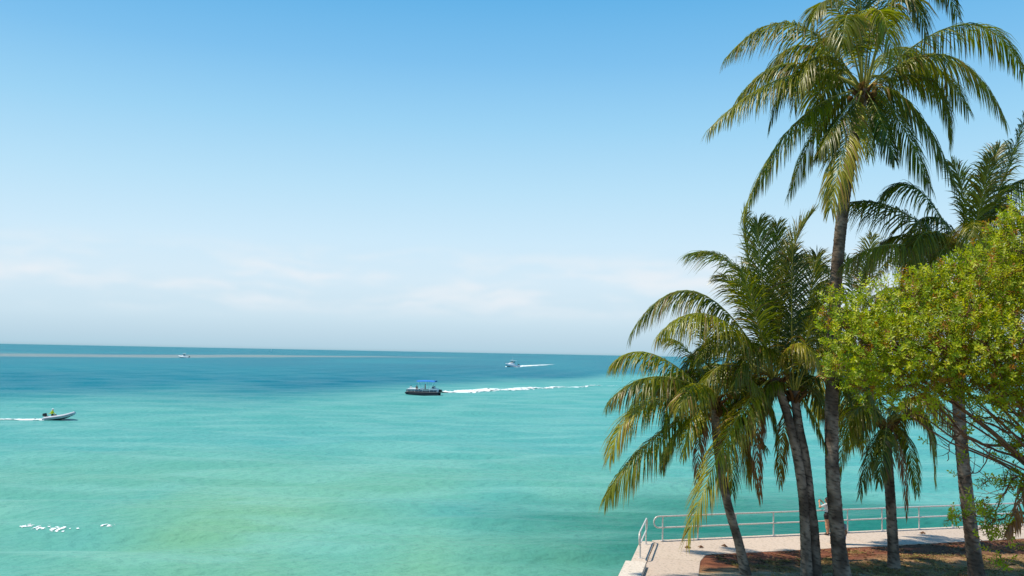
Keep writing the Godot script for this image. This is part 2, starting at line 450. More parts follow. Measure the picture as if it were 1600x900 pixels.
func put(s: Shape, called: String, mat: Material, parent: Node3D = null) -> MeshInstance3D:
	return put_mesh(s.mesh(), called, mat, parent)


func put_mesh(m: Mesh, called: String, mat: Material, parent: Node3D = null) -> MeshInstance3D:
	var o := MeshInstance3D.new()
	o.mesh = m
	o.material_override = mat
	if parent:
		o.name = called
		parent.add_child(o, true)
	else:
		o.name = numbered(called)
		add_child(o)
	return o


func mat(called: String, color: Color, rough := 0.8, vertex := true, spec := 0.5) -> StandardMaterial3D:
	var m := StandardMaterial3D.new()
	m.resource_name = called
	m.albedo_color = color
	m.roughness = rough
	m.metallic_specular = spec
	m.vertex_color_use_as_albedo = vertex
	M[called] = m
	return m


func noise(s: int, f: float, octaves := 3) -> FastNoiseLite:
	var n := FastNoiseLite.new()
	n.seed = s
	n.frequency = f
	n.noise_type = FastNoiseLite.TYPE_SIMPLEX_SMOOTH
	n.fractal_octaves = octaves
	return n


func noise_tex(s: int, f: float, size: int, octaves: int, ramp = null, bump := 0.0) -> NoiseTexture2D:
	var t := NoiseTexture2D.new()
	t.width = size
	t.height = size
	t.seamless = true
	t.noise = noise(s, f, octaves)
	if ramp:
		var g := Gradient.new()
		g.offsets = PackedFloat32Array(ramp[0])
		g.colors = PackedColorArray(ramp[1])
		t.color_ramp = g
	if bump > 0.0:
		t.as_normal_map = true
		t.bump_strength = bump
	return t


func smooth(a: float, b: float, x: float) -> float:
	return smoothstep(a, b, x)


# ---------------------------------------------------------------- sky
func sky_image() -> Image:
	var w := 2048
	var h := 1024
	var im := Image.create_empty(w, h, false, Image.FORMAT_RGBF)
	# elevation in degrees, colour as the eye sees it
	var stops := [[-90.0, "8fb6c4"], [-1.0, "9fc2d0"], [0.0, "aecddd"], [0.8, "bad4e3"], [2.0, "c8dfec"], [4.5, "d2e7f4"], [7.0, "cae6f7"], [10.3, "b6def5"], [14.3, "9ad0f1"], [18.2, "7dbeeb"], [22.0, "64b0e4"], [35.0, "4398d8"], [60.0, "2f80c4"], [90.0, "2874b8"]]
	var soft := noise(11, 1.0, 4)
	var wisp := noise(12, 1.0, 5)
	for y in h:
		var el := 90.0 - (y + 0.5) / h * 180.0
		var c := hexl(stops[-1][1])
		for k in stops.size() - 1:
			if el >= stops[k][0] and el < stops[k + 1][0]:
				c = hexl(stops[k][1]).lerp(hexl(stops[k + 1][1]), (el - stops[k][0]) / (stops[k + 1][0] - stops[k][0]))
				break
		im.fill_rect(Rect2i(0, y, w, 1), c)
		if el > 0.4 and el < 13.0:
			for x in w:
				var az := TAU * (x + 0.5) / w
				var p := Vector3(cos(az), 0, sin(az)) * 9.0
				var tilt := el + 1.2 * soft.get_noise_3d(p.x * 0.35, 7.0, p.z * 0.35)
				var a := wisp.get_noise_3d(p.x * 0.5, tilt * 0.55, p.z * 0.5) * 0.6 + wisp.get_noise_3d(p.x * 1.6, tilt * 1.5 + 20.0, p.z * 1.6) * 0.4
				var band := smooth(1.6, 3.6, el) * (1.0 - smooth(4.6, 7.2, el))
				var cover := clampf(smooth(-0.25, 0.42, a) * band * 0.85, 0.0, 1.0)
				if cover > 0.003:
					im.set_pixel(x, y, c.lerp(hexl("e6edf3"), cover))
	return im


# ---------------------------------------------------------------- sea
var zone_noise: FastNoiseLite
var fine_noise: FastNoiseLite
var streak_noise: FastNoiseLite
var WAVES := []
var BAR := [Vector2(-620, -520), Vector2(-400, -700), Vector2(-268, -1160), Vector2(-60, -1500)]


func water_color(x: float, z: float) -> Color:
	# water colour by place: what it carries, how deep the sand lies, painted sky ripples
	var p := Vector2(x, z)
	var n1 := zone_noise.get_noise_2d(x * 0.9, z * 0.35)
	var n2 := fine_noise.get_noise_2d(x, z * 0.5)
	# milky, sand-laden shallows, greener in patches over the bank
	var c := hexl("4f9d9d").lerp(hexl("529894"), clampf(0.5 + 1.2 * n1, 0.0, 1.0))
	var bank := 1.0 - smooth(20.0, 62.0, p.distance_to(Vector2(-16, -38)) + 26.0 * n2)
	c = c.lerp(hexl("6ca083"), bank * clampf(0.55 + 0.9 * n2, 0.0, 1.0))
	# pale streaks painted in for sky reflected on the ripples
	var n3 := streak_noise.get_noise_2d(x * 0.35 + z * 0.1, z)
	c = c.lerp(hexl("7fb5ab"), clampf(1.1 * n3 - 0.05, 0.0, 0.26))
	# the channel: deep blue beyond a line that runs out to sea
	var s := (x + 49.0) * -0.83 + (z + 218.0) * -0.556
	c = c.lerp(hexl("007684").lerp(hexl("00687b"), clampf(0.5 + n1, 0.0, 1.0)), smooth(-24.0, 60.0, s + n1 * 70.0))
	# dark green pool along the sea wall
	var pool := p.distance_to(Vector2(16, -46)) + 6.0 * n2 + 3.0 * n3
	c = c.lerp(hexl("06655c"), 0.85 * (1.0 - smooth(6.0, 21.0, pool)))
	# silt stirred up over a sand bar far out
	var bar := INF
	for k in BAR.size() - 1:
		bar = minf(bar, p.distance_to(Geometry2D.get_closest_point_to_segment(p, BAR[k], BAR[k + 1])))
	var along := smooth(-60.0, -330.0, x + 0.08 * z + 60.0)
	c = c.lerp(hexl("8e8f88"), 0.62 * along * (1.0 - smooth(50.0, 130.0, bar + 70.0 * n1)))
	return c


func wave_at(x: float, z: float, r: float) -> Array:
	var y := 0.0
	var gx := 0.0
	var gz := 0.0
	var gap := r * 0.0075
	for w in WAVES:
		var keep: float = clampf((w[4] / gap - 2.5) / 2.5, 0.0, 1.0)
		if keep <= 0.0:
			continue
		var ph: float = x * w[0] + z * w[1] + w[2]
		var amp: float = w[3] * keep
		y += amp * sin(ph)
		var d := amp * cos(ph)
		gx += d * w[0]
		gz += d * w[1]
	return [y, gx, gz]


func build_sea() -> void:
	zone_noise = noise(5, 0.006, 3)
	fine_noise = noise(6, 0.035, 4)
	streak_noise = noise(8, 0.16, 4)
	rng.seed = 77
	for k in 16:
		var lam := 0.9 * pow(1.22, k)
		var dir := deg_to_rad(78.0 + rng.randf_range(-34.0, 34.0))
		var kk := TAU / lam
		WAVES.append([kk * cos(dir), kk * sin(dir), rng.randf() * TAU, 0.0105 * pow(lam, 0.8), lam])
	var s := Shape.new()
	var cols := 430
	var r := 14.0
	var radii := []
	while r < 16000.0:
		radii.append(r)
		r *= 1.0078 if r < 3000.0 else 1.03
	for ri in radii.size():
		r = radii[ri]
		for k in cols:
			var a := deg_to_rad(-72.0 + 144.0 * k / (cols - 1))
			var x := r * sin(a)
			var z := -r * cos(a)
			var q := wave_at(x, z, r)
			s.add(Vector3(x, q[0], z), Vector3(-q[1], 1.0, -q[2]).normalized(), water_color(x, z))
	var idx := PackedInt32Array()
	idx.resize((radii.size() - 1) * (cols - 1) * 6)
	var at := 0
	for ri in radii.size() - 1:
		for k in cols - 1:
			var a := ri * cols + k
			idx[at] = a
			idx[at + 1] = a + cols
			idx[at + 2] = a + cols + 1
			idx[at + 3] = a
			idx[at + 4] = a + cols + 1
			idx[at + 5] = a + 1
			at += 6
	s.i = idx
	var m := mat("sea water", Color.WHITE, 0.28, true, 0.065)
	m.uv1_triplanar = true
	m.uv1_world_triplanar = true
	m.uv1_scale = Vector3(1.0 / 17.0, 1.0 / 17.0, 1.0 / 9.0)
	m.normal_enabled = true
	m.normal_texture = noise_tex(21, 0.012, 1024, 5, null, 6.0)
	m.normal_scale = 1.8
	tag(put(s, "sea", m), "calm turquoise sea reaching to the horizon", "", "", "structure")


func foam_strip(pts: Array, half: Array, high: float, cut: float, seed_: int, freq := 0.8, gap := 0.35) -> Shape:
	# churned water: a ragged lattice of low lumps, cells without foam left out
	var s := Shape.new()
	var nz := noise(seed_, freq, 4)
	var path := Curve3D.new()
	for p in pts:
		path.add_point(p)
	var n := pts.size()
	var total := path.get_baked_length()
	var rows := int(clampf(total / gap, 20, 520))
	var across := 12
	var keep := []
	for k in rows + 1:
		var t := float(k) / rows
		var p := path.sample_baked(t * total)
		var d := (path.sample_baked(minf(total, t * total + 0.5)) - path.sample_baked(maxf(0.0, t * total - 0.5))).normalized()
		var side := Vector3(-d.z, 0, d.x)
		var f := t * (n - 1)
		var hw: float = lerpf(half[int(f)], half[mini(int(f) + 1, n - 1)], f - int(f))
		for j in across + 1:
			var u := j * 2.0 / across - 1.0
			var at := p + side * u * hw
			at += Vector3(nz.get_noise_2d(at.x * 2.0, at.z * 2.0), 0, nz.get_noise_2d(at.z * 2.0, at.x * 2.0 + 9.0)) * 0.24 / freq
			var a := nz.get_noise_2d(at.x, at.z) + 0.5 * nz.get_noise_2d(at.x * 3.0 + 40.0, at.z * 3.0)
			var edge := 1.0 - u * u
			at.y = wave_at(at.x, at.z, Vector2(at.x, at.z).length())[0] + 0.02 + high * edge * edge * (1.0 - 0.75 * t) * (0.35 + 0.85 * absf(a))
			s.add(at, Vector3.UP, Color.WHITE)
			keep.append(1.5 * a + cut + 0.7 * edge - 0.8 * t)
	for k in rows:
		for j in across:
			var a := k * (across + 1) + j
			var b := a + across + 1
			if (keep[a] + keep[a + 1] + keep[b] + keep[b + 1]) * 0.25 > 0.0:
				s.i.append_array(PackedInt32Array([a, b, b + 1, a, b + 1, a + 1]))
	# normals from the lattice
	var acc := PackedVector3Array()
	acc.resize(s.v.size())
	for k in range(0, s.i.size(), 3):
		var g := (s.v[s.i[k + 2]] - s.v[s.i[k]]).cross(s.v[s.i[k + 1]] - s.v[s.i[k]])
		if g.y < 0.0:
			var q := s.i[k + 1]
			s.i[k + 1] = s.i[k + 2]
			s.i[k + 2] = q
			g = -g
		for e in 3:
			acc[s.i[k + e]] += g
	for k in s.v.size():
		s.n[k] = acc[k].normalized() if acc[k].length() > 1e-9 else Vector3.UP
	return s


# ---------------------------------------------------------------- land
func build_land() -> void:
	var A := Vector3(5.75, 0, -39.4)      # corner of the sea wall
	var B := Vector3(60.0, 0, -55.6)      # far along the seaward edge
	var W := Vector3(4.27, 0, -33.2)      # along the west edge
	var Wn := Vector3(-9.0, 0, 22.0)
	var e := (B - A).normalized()
	var inn := Vector3(-e.z, 0, e.x)      # towards the land
	# soil, mulch and dry grass: one sheet with real unevenness
	var s := Shape.new()
	var n1 := noise(31, 0.35, 3)
	var n2 := noise(32, 2.2, 3)
	var n3 := noise(33, 0.9, 3)
	var step := 0.2
	var nx := int(26.0 / step)
	var nz := int(13.0 / step)
	for j in nz + 1:
		for k in nx + 1:
			var p: Vector3 = Vector3(7.05, 0, -33.42) + e * (k * step) + inn * (j * step - 9.5)
			var d := (p - A).dot(inn)
			if d < 2.92:
				p += inn * (2.92 - d)
				d = 2.92
			var west := 7.05 + (p.z + 33.42) * -0.21
			if p.x < west:
				p.x = west
			var hgt := 0.035 * n1.get_noise_2d(p.x, p.z) + 0.02 * n2.get_noise_2d(p.x, p.z)
			var mulch := clampf(1.0 - smooth(4.4, 5.6, d + 1.1 * n1.get_noise_2d(p.x, p.z) - 0.05 * (p.x - 12.0)), 0.0, 1.0)
			var c := hexl("bd9670").lerp(hexl("a27e58"), clampf(0.5 + n3.get_noise_2d(p.x, p.z), 0, 1))
			c = c.lerp(hexl("9a6248").lerp(hexl("6f4534"), clampf(0.5 + 1.4 * n3.get_noise_2d(p.x + 50.0, p.z * 1.3), 0, 1)), mulch)
			c = c * (0.85 + 0.5 * n2.get_noise_2d(p.x * 1.7, p.z * 1.7))
			c.a = 1.0
			s.add(Vector3(p.x, SOIL + hgt, p.z), Vector3.UP, c)
	for j in nz:
		for k in nx:
			var a := j * (nx + 1) + k
			s.face(a, a + 1, a + nx + 2)
			s.face(a, a + nx + 2, a + nx + 1)
	smooth_normals(s)
	var gm := mat("soil", Color.WHITE, 0.95, true, 0.3)
	gm.uv1_triplanar = true
	gm.uv1_world_triplanar = true
	gm.uv1_scale = Vector3.ONE * 0.9
	gm.albedo_texture = noise_tex(34, 0.03, 512, 5, [[0.0, 0.45, 0.6, 1.0], [Color(0.55, 0.52, 0.5), Color(0.9, 0.88, 0.85), Color(1, 1, 1), Color(0.75, 0.7, 0.65)]])
	gm.normal_enabled = true
	gm.normal_texture = noise_tex(35, 0.05, 512, 5, null, 7.0)
	tag(put(s, "ground", gm), "brown soil and dry grass inside the sea wall", "", "", "structure")
	# land beyond the sheet above, under and behind it
	var l := Shape.new()
	var soil := hexl("84704e")
	var poly := [A + inn * 0.8 + e * 0.9, B + inn * 0.8, Vector3(70, 0, 24), Wn + Vector3(1, 0, 0), W + Vector3(0.9, 0, 0)]
	var o := l.add(Vector3(25, SOIL - 0.12, -10), Vector3.UP, soil)
	var ids := []
	for p in poly:
		ids.append(l.add(Vector3(p.x, SOIL - 0.12, p.z), Vector3.UP, soil))
	for k in ids.size():
		l.face(o, ids[k], ids[(k + 1) % ids.size()])
	tag(put(l, "land", gm), "low land behind the sea wall", "", "", "structure")

	# paving slabs along the seaward edge
	var conc := mat("concrete", Color.WHITE, 0.9, true, 0.3)
	conc.uv1_triplanar = true
	conc.uv1_world_triplanar = true
	conc.uv1_scale = Vector3.ONE * 0.45
	conc.albedo_texture = noise_tex(36, 0.012, 1024, 6, [[0.0, 0.35, 0.55, 0.8, 1.0], [Color(0.74, 0.72, 0.69), Color(0.9, 0.89, 0.87), Color(0.98, 0.97, 0.96), Color(0.93, 0.91, 0.89), Color(0.8, 0.77, 0.73)]])
	conc.normal_enabled = true
	conc.normal_texture = noise_tex(37, 0.06, 512, 4, null, 2.0)
	var pave := base("pavement", Vector3.ZERO)
	tag(pave, "pale concrete walk along the sea wall", "", "", "structure")
	rng.seed = 5
	var x0 := 0.55
	while x0 < 50.0:
		var lenx := 3.05
		var sl := Shape.new()
		var col := hexl("c9b9ac") * rng.randf_range(0.92, 1.05)
		col.a = 1.0
		slab(sl, A + e * (x0 + 0.012) + inn * 0.35, A + e * (x0 + lenx - 0.012) + inn * 0.35, A + e * (x0 + lenx - 0.012) + inn * 2.95, A + e * (x0 + 0.012) + inn * 2.95, TOP + rng.randf_range(-0.003, 0.003), 0.22, col)
		put(sl, "slab", conc, pave)
		var cap := Shape.new()
		var ccol := hexl("cdbfb2") * rng.randf_range(0.95, 1.05)
		ccol.a = 1.0
		slab(cap, A + e * (x0 + 0.006), A + e * (x0 + lenx - 0.006), A + e * (x0 + lenx - 0.006) + inn * 0.338, A + e * (x0 + 0.006) + inn * 0.338, TOP + 0.012, 0.3, ccol)
		put(cap, "edge_stone", conc, pave)
		x0 += lenx
	# west walk between the planting bed and the water
	var wd := (W - A).normalized()
	var wi := Vector3(wd.z, 0, -wd.x)
	if wi.x < 0.0:
		wi = -wi
	var west := []
	for k in 7:
		var a0 := A + wd * (k * 3.0) + wi * 0.62 + (inn * 2.98 - wd * 2.9 if k == 0 else Vector3.ZERO)
		west.append(a0)
	for k in 6:
		var sl := Shape.new()
		var p0 := A + wd * (3.06 + k * 3.0)
		var p1 := A + wd * (3.04 + k * 3.0 + 2.98)
		var col := hexl("c4b4a8") * rng.randf_range(0.93, 1.04)
		col.a = 1.0
		slab(sl, p0 + wi * 0.62, p0 + wi * 2.62, p1 + wi * 2.62, p1 + wi * 0.62, TOP - 0.006, 0.22, col)
		put(sl, "slab", conc, pave)
	# the corner piece
	var cs := Shape.new()
	var c0 := A + wd * 3.04
	slab(cs, A + e * 0.54 + inn * 0.36, A + e * 0.54 + inn * 2.95 + e * 1.0, c0 + wi * 2.62, c0 + wi * 0.62, TOP - 0.003, 0.22, hexl("c8b8ab"))
	put(cs, "slab", conc, pave)
	# sea wall: coping stones to the west, wall faces down into the water
	var wall := base("sea_wall", Vector3.ZERO)
	tag(wall, "pale concrete sea wall rising from the water", "wall")
	for k in 2:
		var st := Shape.new()
		var p0 := A + wd * (0.02 + k * 2.36)
		var p1 := A + wd * (2.36 + k * 2.36)
		slab(st, p0, p0 + wi * 0.6, p1 + wi * 0.6, p1, TOP + 0.015, 0.4, hexl("cfc2b6"))
		put(st, "coping_stone", conc, wall)
	var par := Shape.new()
	slab(par, A + wd * 4.75 - wi * 0.12, A + wd * 4.75 + wi * 0.66, A + wd * 9.3 + wi * 0.66, A + wd * 9.3 - wi * 0.12, TOP + 0.2, 1.5, hexl("d8cec4"))
	put(par, "parapet", conc, wall)
	var par2 := Shape.new()
	slab(par2, A + wd * 9.33 - wi * 0.12, A + wd * 9.33 + wi * 0.66, Wn + wi * 0.66, Wn - wi * 0.12, TOP + 0.2, 1.5, hexl("d8cec4"))
	put(par2, "parapet", conc, wall)
	var fc := Shape.new()
	var lo := Vector3(0, -1.5, 0)
	var hi := Vector3(0, TOP - 0.28, 0)
	slab(fc, A + inn * 0.05 + wi * 0.05, B + inn * 0.05, B + inn * 0.8, A + inn * 0.8 + e * 0.8, TOP - 0.29, 2.6, hexl("a89c8c"))
	slab(fc, A + wi * 0.05 + wd * 0.1, A + wi * 0.6 + wd * 0.1, Wn + wi * 0.6, Wn + wi * 0.05, TOP - 0.41, 2.6, hexl("a89c8c"))
	put(fc, "wall_face", conc, wall)

	# sandy path in the foreground
	var ps := Shape.new()
	var pn := noise(39, 0.5, 3)
	var row := []
	for k in 60:
		var x := 6.9 + k * 0.4
		var zc := -33.7 - 0.03 * (x - 12.0) + 0.35 * sin(x * 0.45)
		for j in 9:
			var u := j / 8.0
			var z := zc - 0.75 + 3.4 * u + 0.35 * pn.get_noise_2d(x, u * 3.0)
			var hgt := 0.035 * n1.get_noise_2d(x, z) + 0.02 * n2.get_noise_2d(x, z)
			var ed := minf(u, 1.0 - u)
			var col := hexl("b8a58a") * (0.95 + 0.3 * n2.get_noise_2d(x * 2.0, z * 2.0))
			col.a = 1.0
			ps.add(Vector3(x, SOIL + hgt + (0.016 if ed > 0.0 else -0.05), z), Vector3.UP, col)
	for k in 59:
		for j in 8:
			var a := k * 9 + j
			ps.face(a, a + 1, a + 10)
			ps.face(a, a + 10, a + 9)
	smooth_normals(ps)
	tag(put(ps, "path", gm), "sandy footpath under the palms", "", "", "structure")


func slab(s: Shape, a: Vector3, b: Vector3, c: Vector3, d: Vector3, top: float, thick: float, col: Color) -> void:
	# a paving piece with bevelled upper edges; corners given in plan
	var q := [a, b, c, d]
	var mid: Vector3 = (a + b + c + d) * 0.25
	var up := []
	var sh := []
	var lo := []
	for p in q:
		var inw: Vector3 = (mid - p)
		inw.y = 0
		inw = inw.normalized() * 0.018
		up.append(Vector3(p.x, top, p.z) + inw)
		sh.append(Vector3(p.x, top - 0.012, p.z))
		lo.append(Vector3(p.x, top - thick, p.z))
	s.flat(up[0], up[1], up[2], up[3], Vector3.UP, col)
	for k in 4:
		var j := (k + 1) % 4
		var nor: Vector3 = Vector3(q[j].z - q[k].z, 0, q[k].x - q[j].x).normalized()
		if nor.dot((q[j] + q[k]) * 0.5 - mid) < 0.0:
			nor = -nor
		s.flat(up[k], up[j], sh[j], sh[k], (nor + Vector3.UP).normalized(), col)
		s.flat(sh[k], sh[j], lo[j], lo[k], nor, col)


func smooth_normals(s: Shape) -> void:
	var acc := PackedVector3Array()
	acc.resize(s.v.size())
	for k in range(0, s.i.size(), 3):
		var g := (s.v[s.i[k + 2]] - s.v[s.i[k]]).cross(s.v[s.i[k + 1]] - s.v[s.i[k]])
		for q in 3:
			acc[s.i[k + q]] += g
	for k in s.v.size():
		s.n[k] = acc[k].normalized() if acc[k].length() > 1e-12 else Vector3.UP


# ---------------------------------------------------------------- railing
func arc(c: Vector3, u: Vector3, w: Vector3, r: float, a0: float, a1: float, n := 8) -> PackedVector3Array:
	var out := PackedVector3Array()
	for k in n + 1:
		var a := lerpf(a0, a1, float(k) / n)
		out.append(c + (u * cos(a) + w * sin(a)) * r)
	return out


func build_railings() -> void:
	var pm := mat("painted pipe", hexl("dcd4ce").linear_to_srgb(), 0.35, false, 0.5)
	pm.metallic = 0.15
	pm.uv1_triplanar = true
	pm.uv1_scale = Vector3.ONE * 2.0
	pm.albedo_texture = noise_tex(41, 0.03, 256, 4, [[0.0, 0.3, 0.4, 1.0], [Color(0.72, 0.6, 0.5), Color(0.9, 0.87, 0.84), Color(1, 1, 1), Color(0.96, 0.95, 0.95)]])
	var A := Vector3(5.75, 0, -39.4)
	var B := Vector3(60.0, 0, -55.6)
	var e := (B - A).normalized()
	var inn := Vector3(-e.z, 0, e.x)
	railing(A + e * 0.55 + inn * 0.18, e, 44.0, [0.42, 2.12, 4.0, 5.92, 7.92, 9.85, 11.75, 13.85, 15.8, 17.75, 19.7, 21.65, 23.6, 25.6, 27.6, 29.6, 31.6, 33.6, 35.6, 37.6, 39.6, 41.6, 43.4], pm, "long white two-rail pipe railing along the seaward edge of the walk")
	var W := Vector3(4.27, 0, -33.2)
	var wd := (W - A).normalized()
	var wi := Vector3(-wd.z, 0, wd.x)
	if wi.x < 0.0:
		wi = -wi
	railing(A + wd * 0.25 + wi * 0.3, wd, 3.55, [0.4, 3.1], pm, "short pipe railing with rounded ends on the coping beside the water")


func railing(from: Vector3, d: Vector3, length: float, posts: Array, pm: Material, label: String) -> void:
	var root := base("railing", Vector3(from.x, TOP + 0.015, from.z))
	tag(root, label, "railing", "")
	var hi := 1.04
	var lo := 0.56
	var r := 0.034
	var cap_r := (hi - lo) * 0.5
	var mid := (hi + lo) * 0.5
	var path := PackedVector3Array()
	var rail := Shape.new()
	rail.tube(PackedVector3Array([d * cap_r + Vector3.UP * hi, d * (length * 0.5) + Vector3.UP * hi, d * (length - cap_r) + Vector3.UP * hi]), PackedFloat32Array([r, r, r]), 8, Color.WHITE)
	put(rail, "top_rail", pm, root)
	var low := Shape.new()
	low.tube(PackedVector3Array([d * cap_r + Vector3.UP * lo, d * (length * 0.5) + Vector3.UP * lo, d * (length - cap_r) + Vector3.UP * lo]), PackedFloat32Array([r, r, r]), 8, Color.WHITE)
	put(low, "middle_rail", pm, root)
	for k in 2:
		var c: Vector3 = d * (cap_r if k == 0 else length - cap_r) + Vector3.UP * mid
		var u: Vector3 = -d if k == 0 else d
		var pts := arc(c, u, Vector3.UP, cap_r, -PI / 2, PI / 2, 12)
		var rr := PackedFloat32Array()
		rr.resize(pts.size())
		rr.fill(r)
		var b := Shape.new()
		b.tube(pts, rr, 8, Color.WHITE)
		put(b, "end_bend", pm, root)
	for t in posts:
		if t > length - 0.1:
			continue
		var ps := Shape.new()
		var at: Vector3 = d * t
		ps.tube(PackedVector3Array([at, at + Vector3.UP * 0.5, at + Vector3.UP * (hi - 0.01)]), PackedFloat32Array([r * 0.95, r * 0.95, r * 0.95]), 8, Color.WHITE)
		var po := put(ps, "post", pm, root)
		var bp := Shape.new()
		bp.box(at + Vector3.UP * 0.006, Vector3(0.16, 0.016, 0.16), Color.WHITE, Basis(Vector3.UP, atan2(-d.z, d.x)), 0.004)
		put(bp, "base_plate", pm, po)


# ---------------------------------------------------------------- palms
func catmull(pts: Array, per: int) -> PackedVector3Array:
	var out := PackedVector3Array()
	for k in pts.size() - 1:
		var p0: Vector3 = pts[maxi(k - 1, 0)]
		var p1: Vector3 = pts[k]
		var p2: Vector3 = pts[k + 1]
		var p3: Vector3 = pts[mini(k + 2, pts.size() - 1)]
		for s in per:
			var t := float(s) / per
			out.append(0.5 * ((2.0 * p1) + (p2 - p0) * t + (2.0 * p0 - 5.0 * p1 + 4.0 * p2 - p3) * t * t + (3.0 * p1 - p0 - 3.0 * p2 + p3) * t * t * t))
	out.append(pts[-1])
	return out


func trunk_shape(pts: Array, r0: float, r1: float, seed_: int) -> Shape:
	var s := Shape.new()
	var way := catmull(pts, 12)
	var curve := Curve3D.new()
	curve.bake_interval = 0.05
	for p in way:
		curve.add_point(p)
	var total := curve.get_baked_length()
	var nz := noise(seed_, 1.1, 3)
	var nf := noise(seed_ + 1, 5.0, 2)
	var sides := 16
	var gap := 0.045
	var rows := int(total / gap)
	rng.seed = seed_
	var rings := []
	var h := 0.0
	while h < total + 0.3:
		rings.append(h)
		h += rng.randf_range(0.10, 0.19) * lerpf(1.0, 0.7, h / total)
	var ri := 0
	var first := s.v.size()
	for k in rows + 1:
		var d := total * k / rows
		var p := curve.sample_baked(d)
		while ri < rings.size() - 2 and rings[ri + 1] < d:
			ri += 1
		var f: float = (d - rings[ri]) / maxf(rings[ri + 1] - rings[ri], 0.01)
		var t := d / total
		var r := lerpf(r0 * 0.74, r1, pow(t, 0.8)) + r0 * 0.26 * exp(-d / 0.55) + r1 * 0.18 * smooth(0.97, 1.0, t)
		r *= 1.0 + 0.09 * (1.0 - f) * (1.0 if ri % 2 == 0 else 0.6) - 0.05 * exp(-pow(f / 0.15, 2.0))
		for q in sides:
			var a := TAU * q / sides
			var dir := Vector3(cos(a), 0, sin(a))
			var w := p + dir * r
			var b := nz.get_noise_3d(w.x * 1.3, w.y * 0.9, w.z * 1.3)
			var g := nf.get_noise_3d(w.x, w.y * 2.0, w.z)
			var col := hexl("6a5e54").lerp(hexl("b0a191"), clampf(0.35 + 1.5 * b, 0, 1))
			col = col.lerp(hexl("3a302a"), clampf(-0.05 + 1.8 * g, 0, 0.85))  # dark blotches painted into the bark as frond shadow
			s.add(p + dir * r * (1.0 + 0.06 * b + 0.03 * g), dir, col)
	for k in rows:
		for q in sides:
			var q2 := (q + 1) % sides
			s.quad(first + k * sides + q, first + k * sides + q2, first + (k + 1) * sides + q2, first + (k + 1) * sides + q)
	smooth_normals(s)
	return s


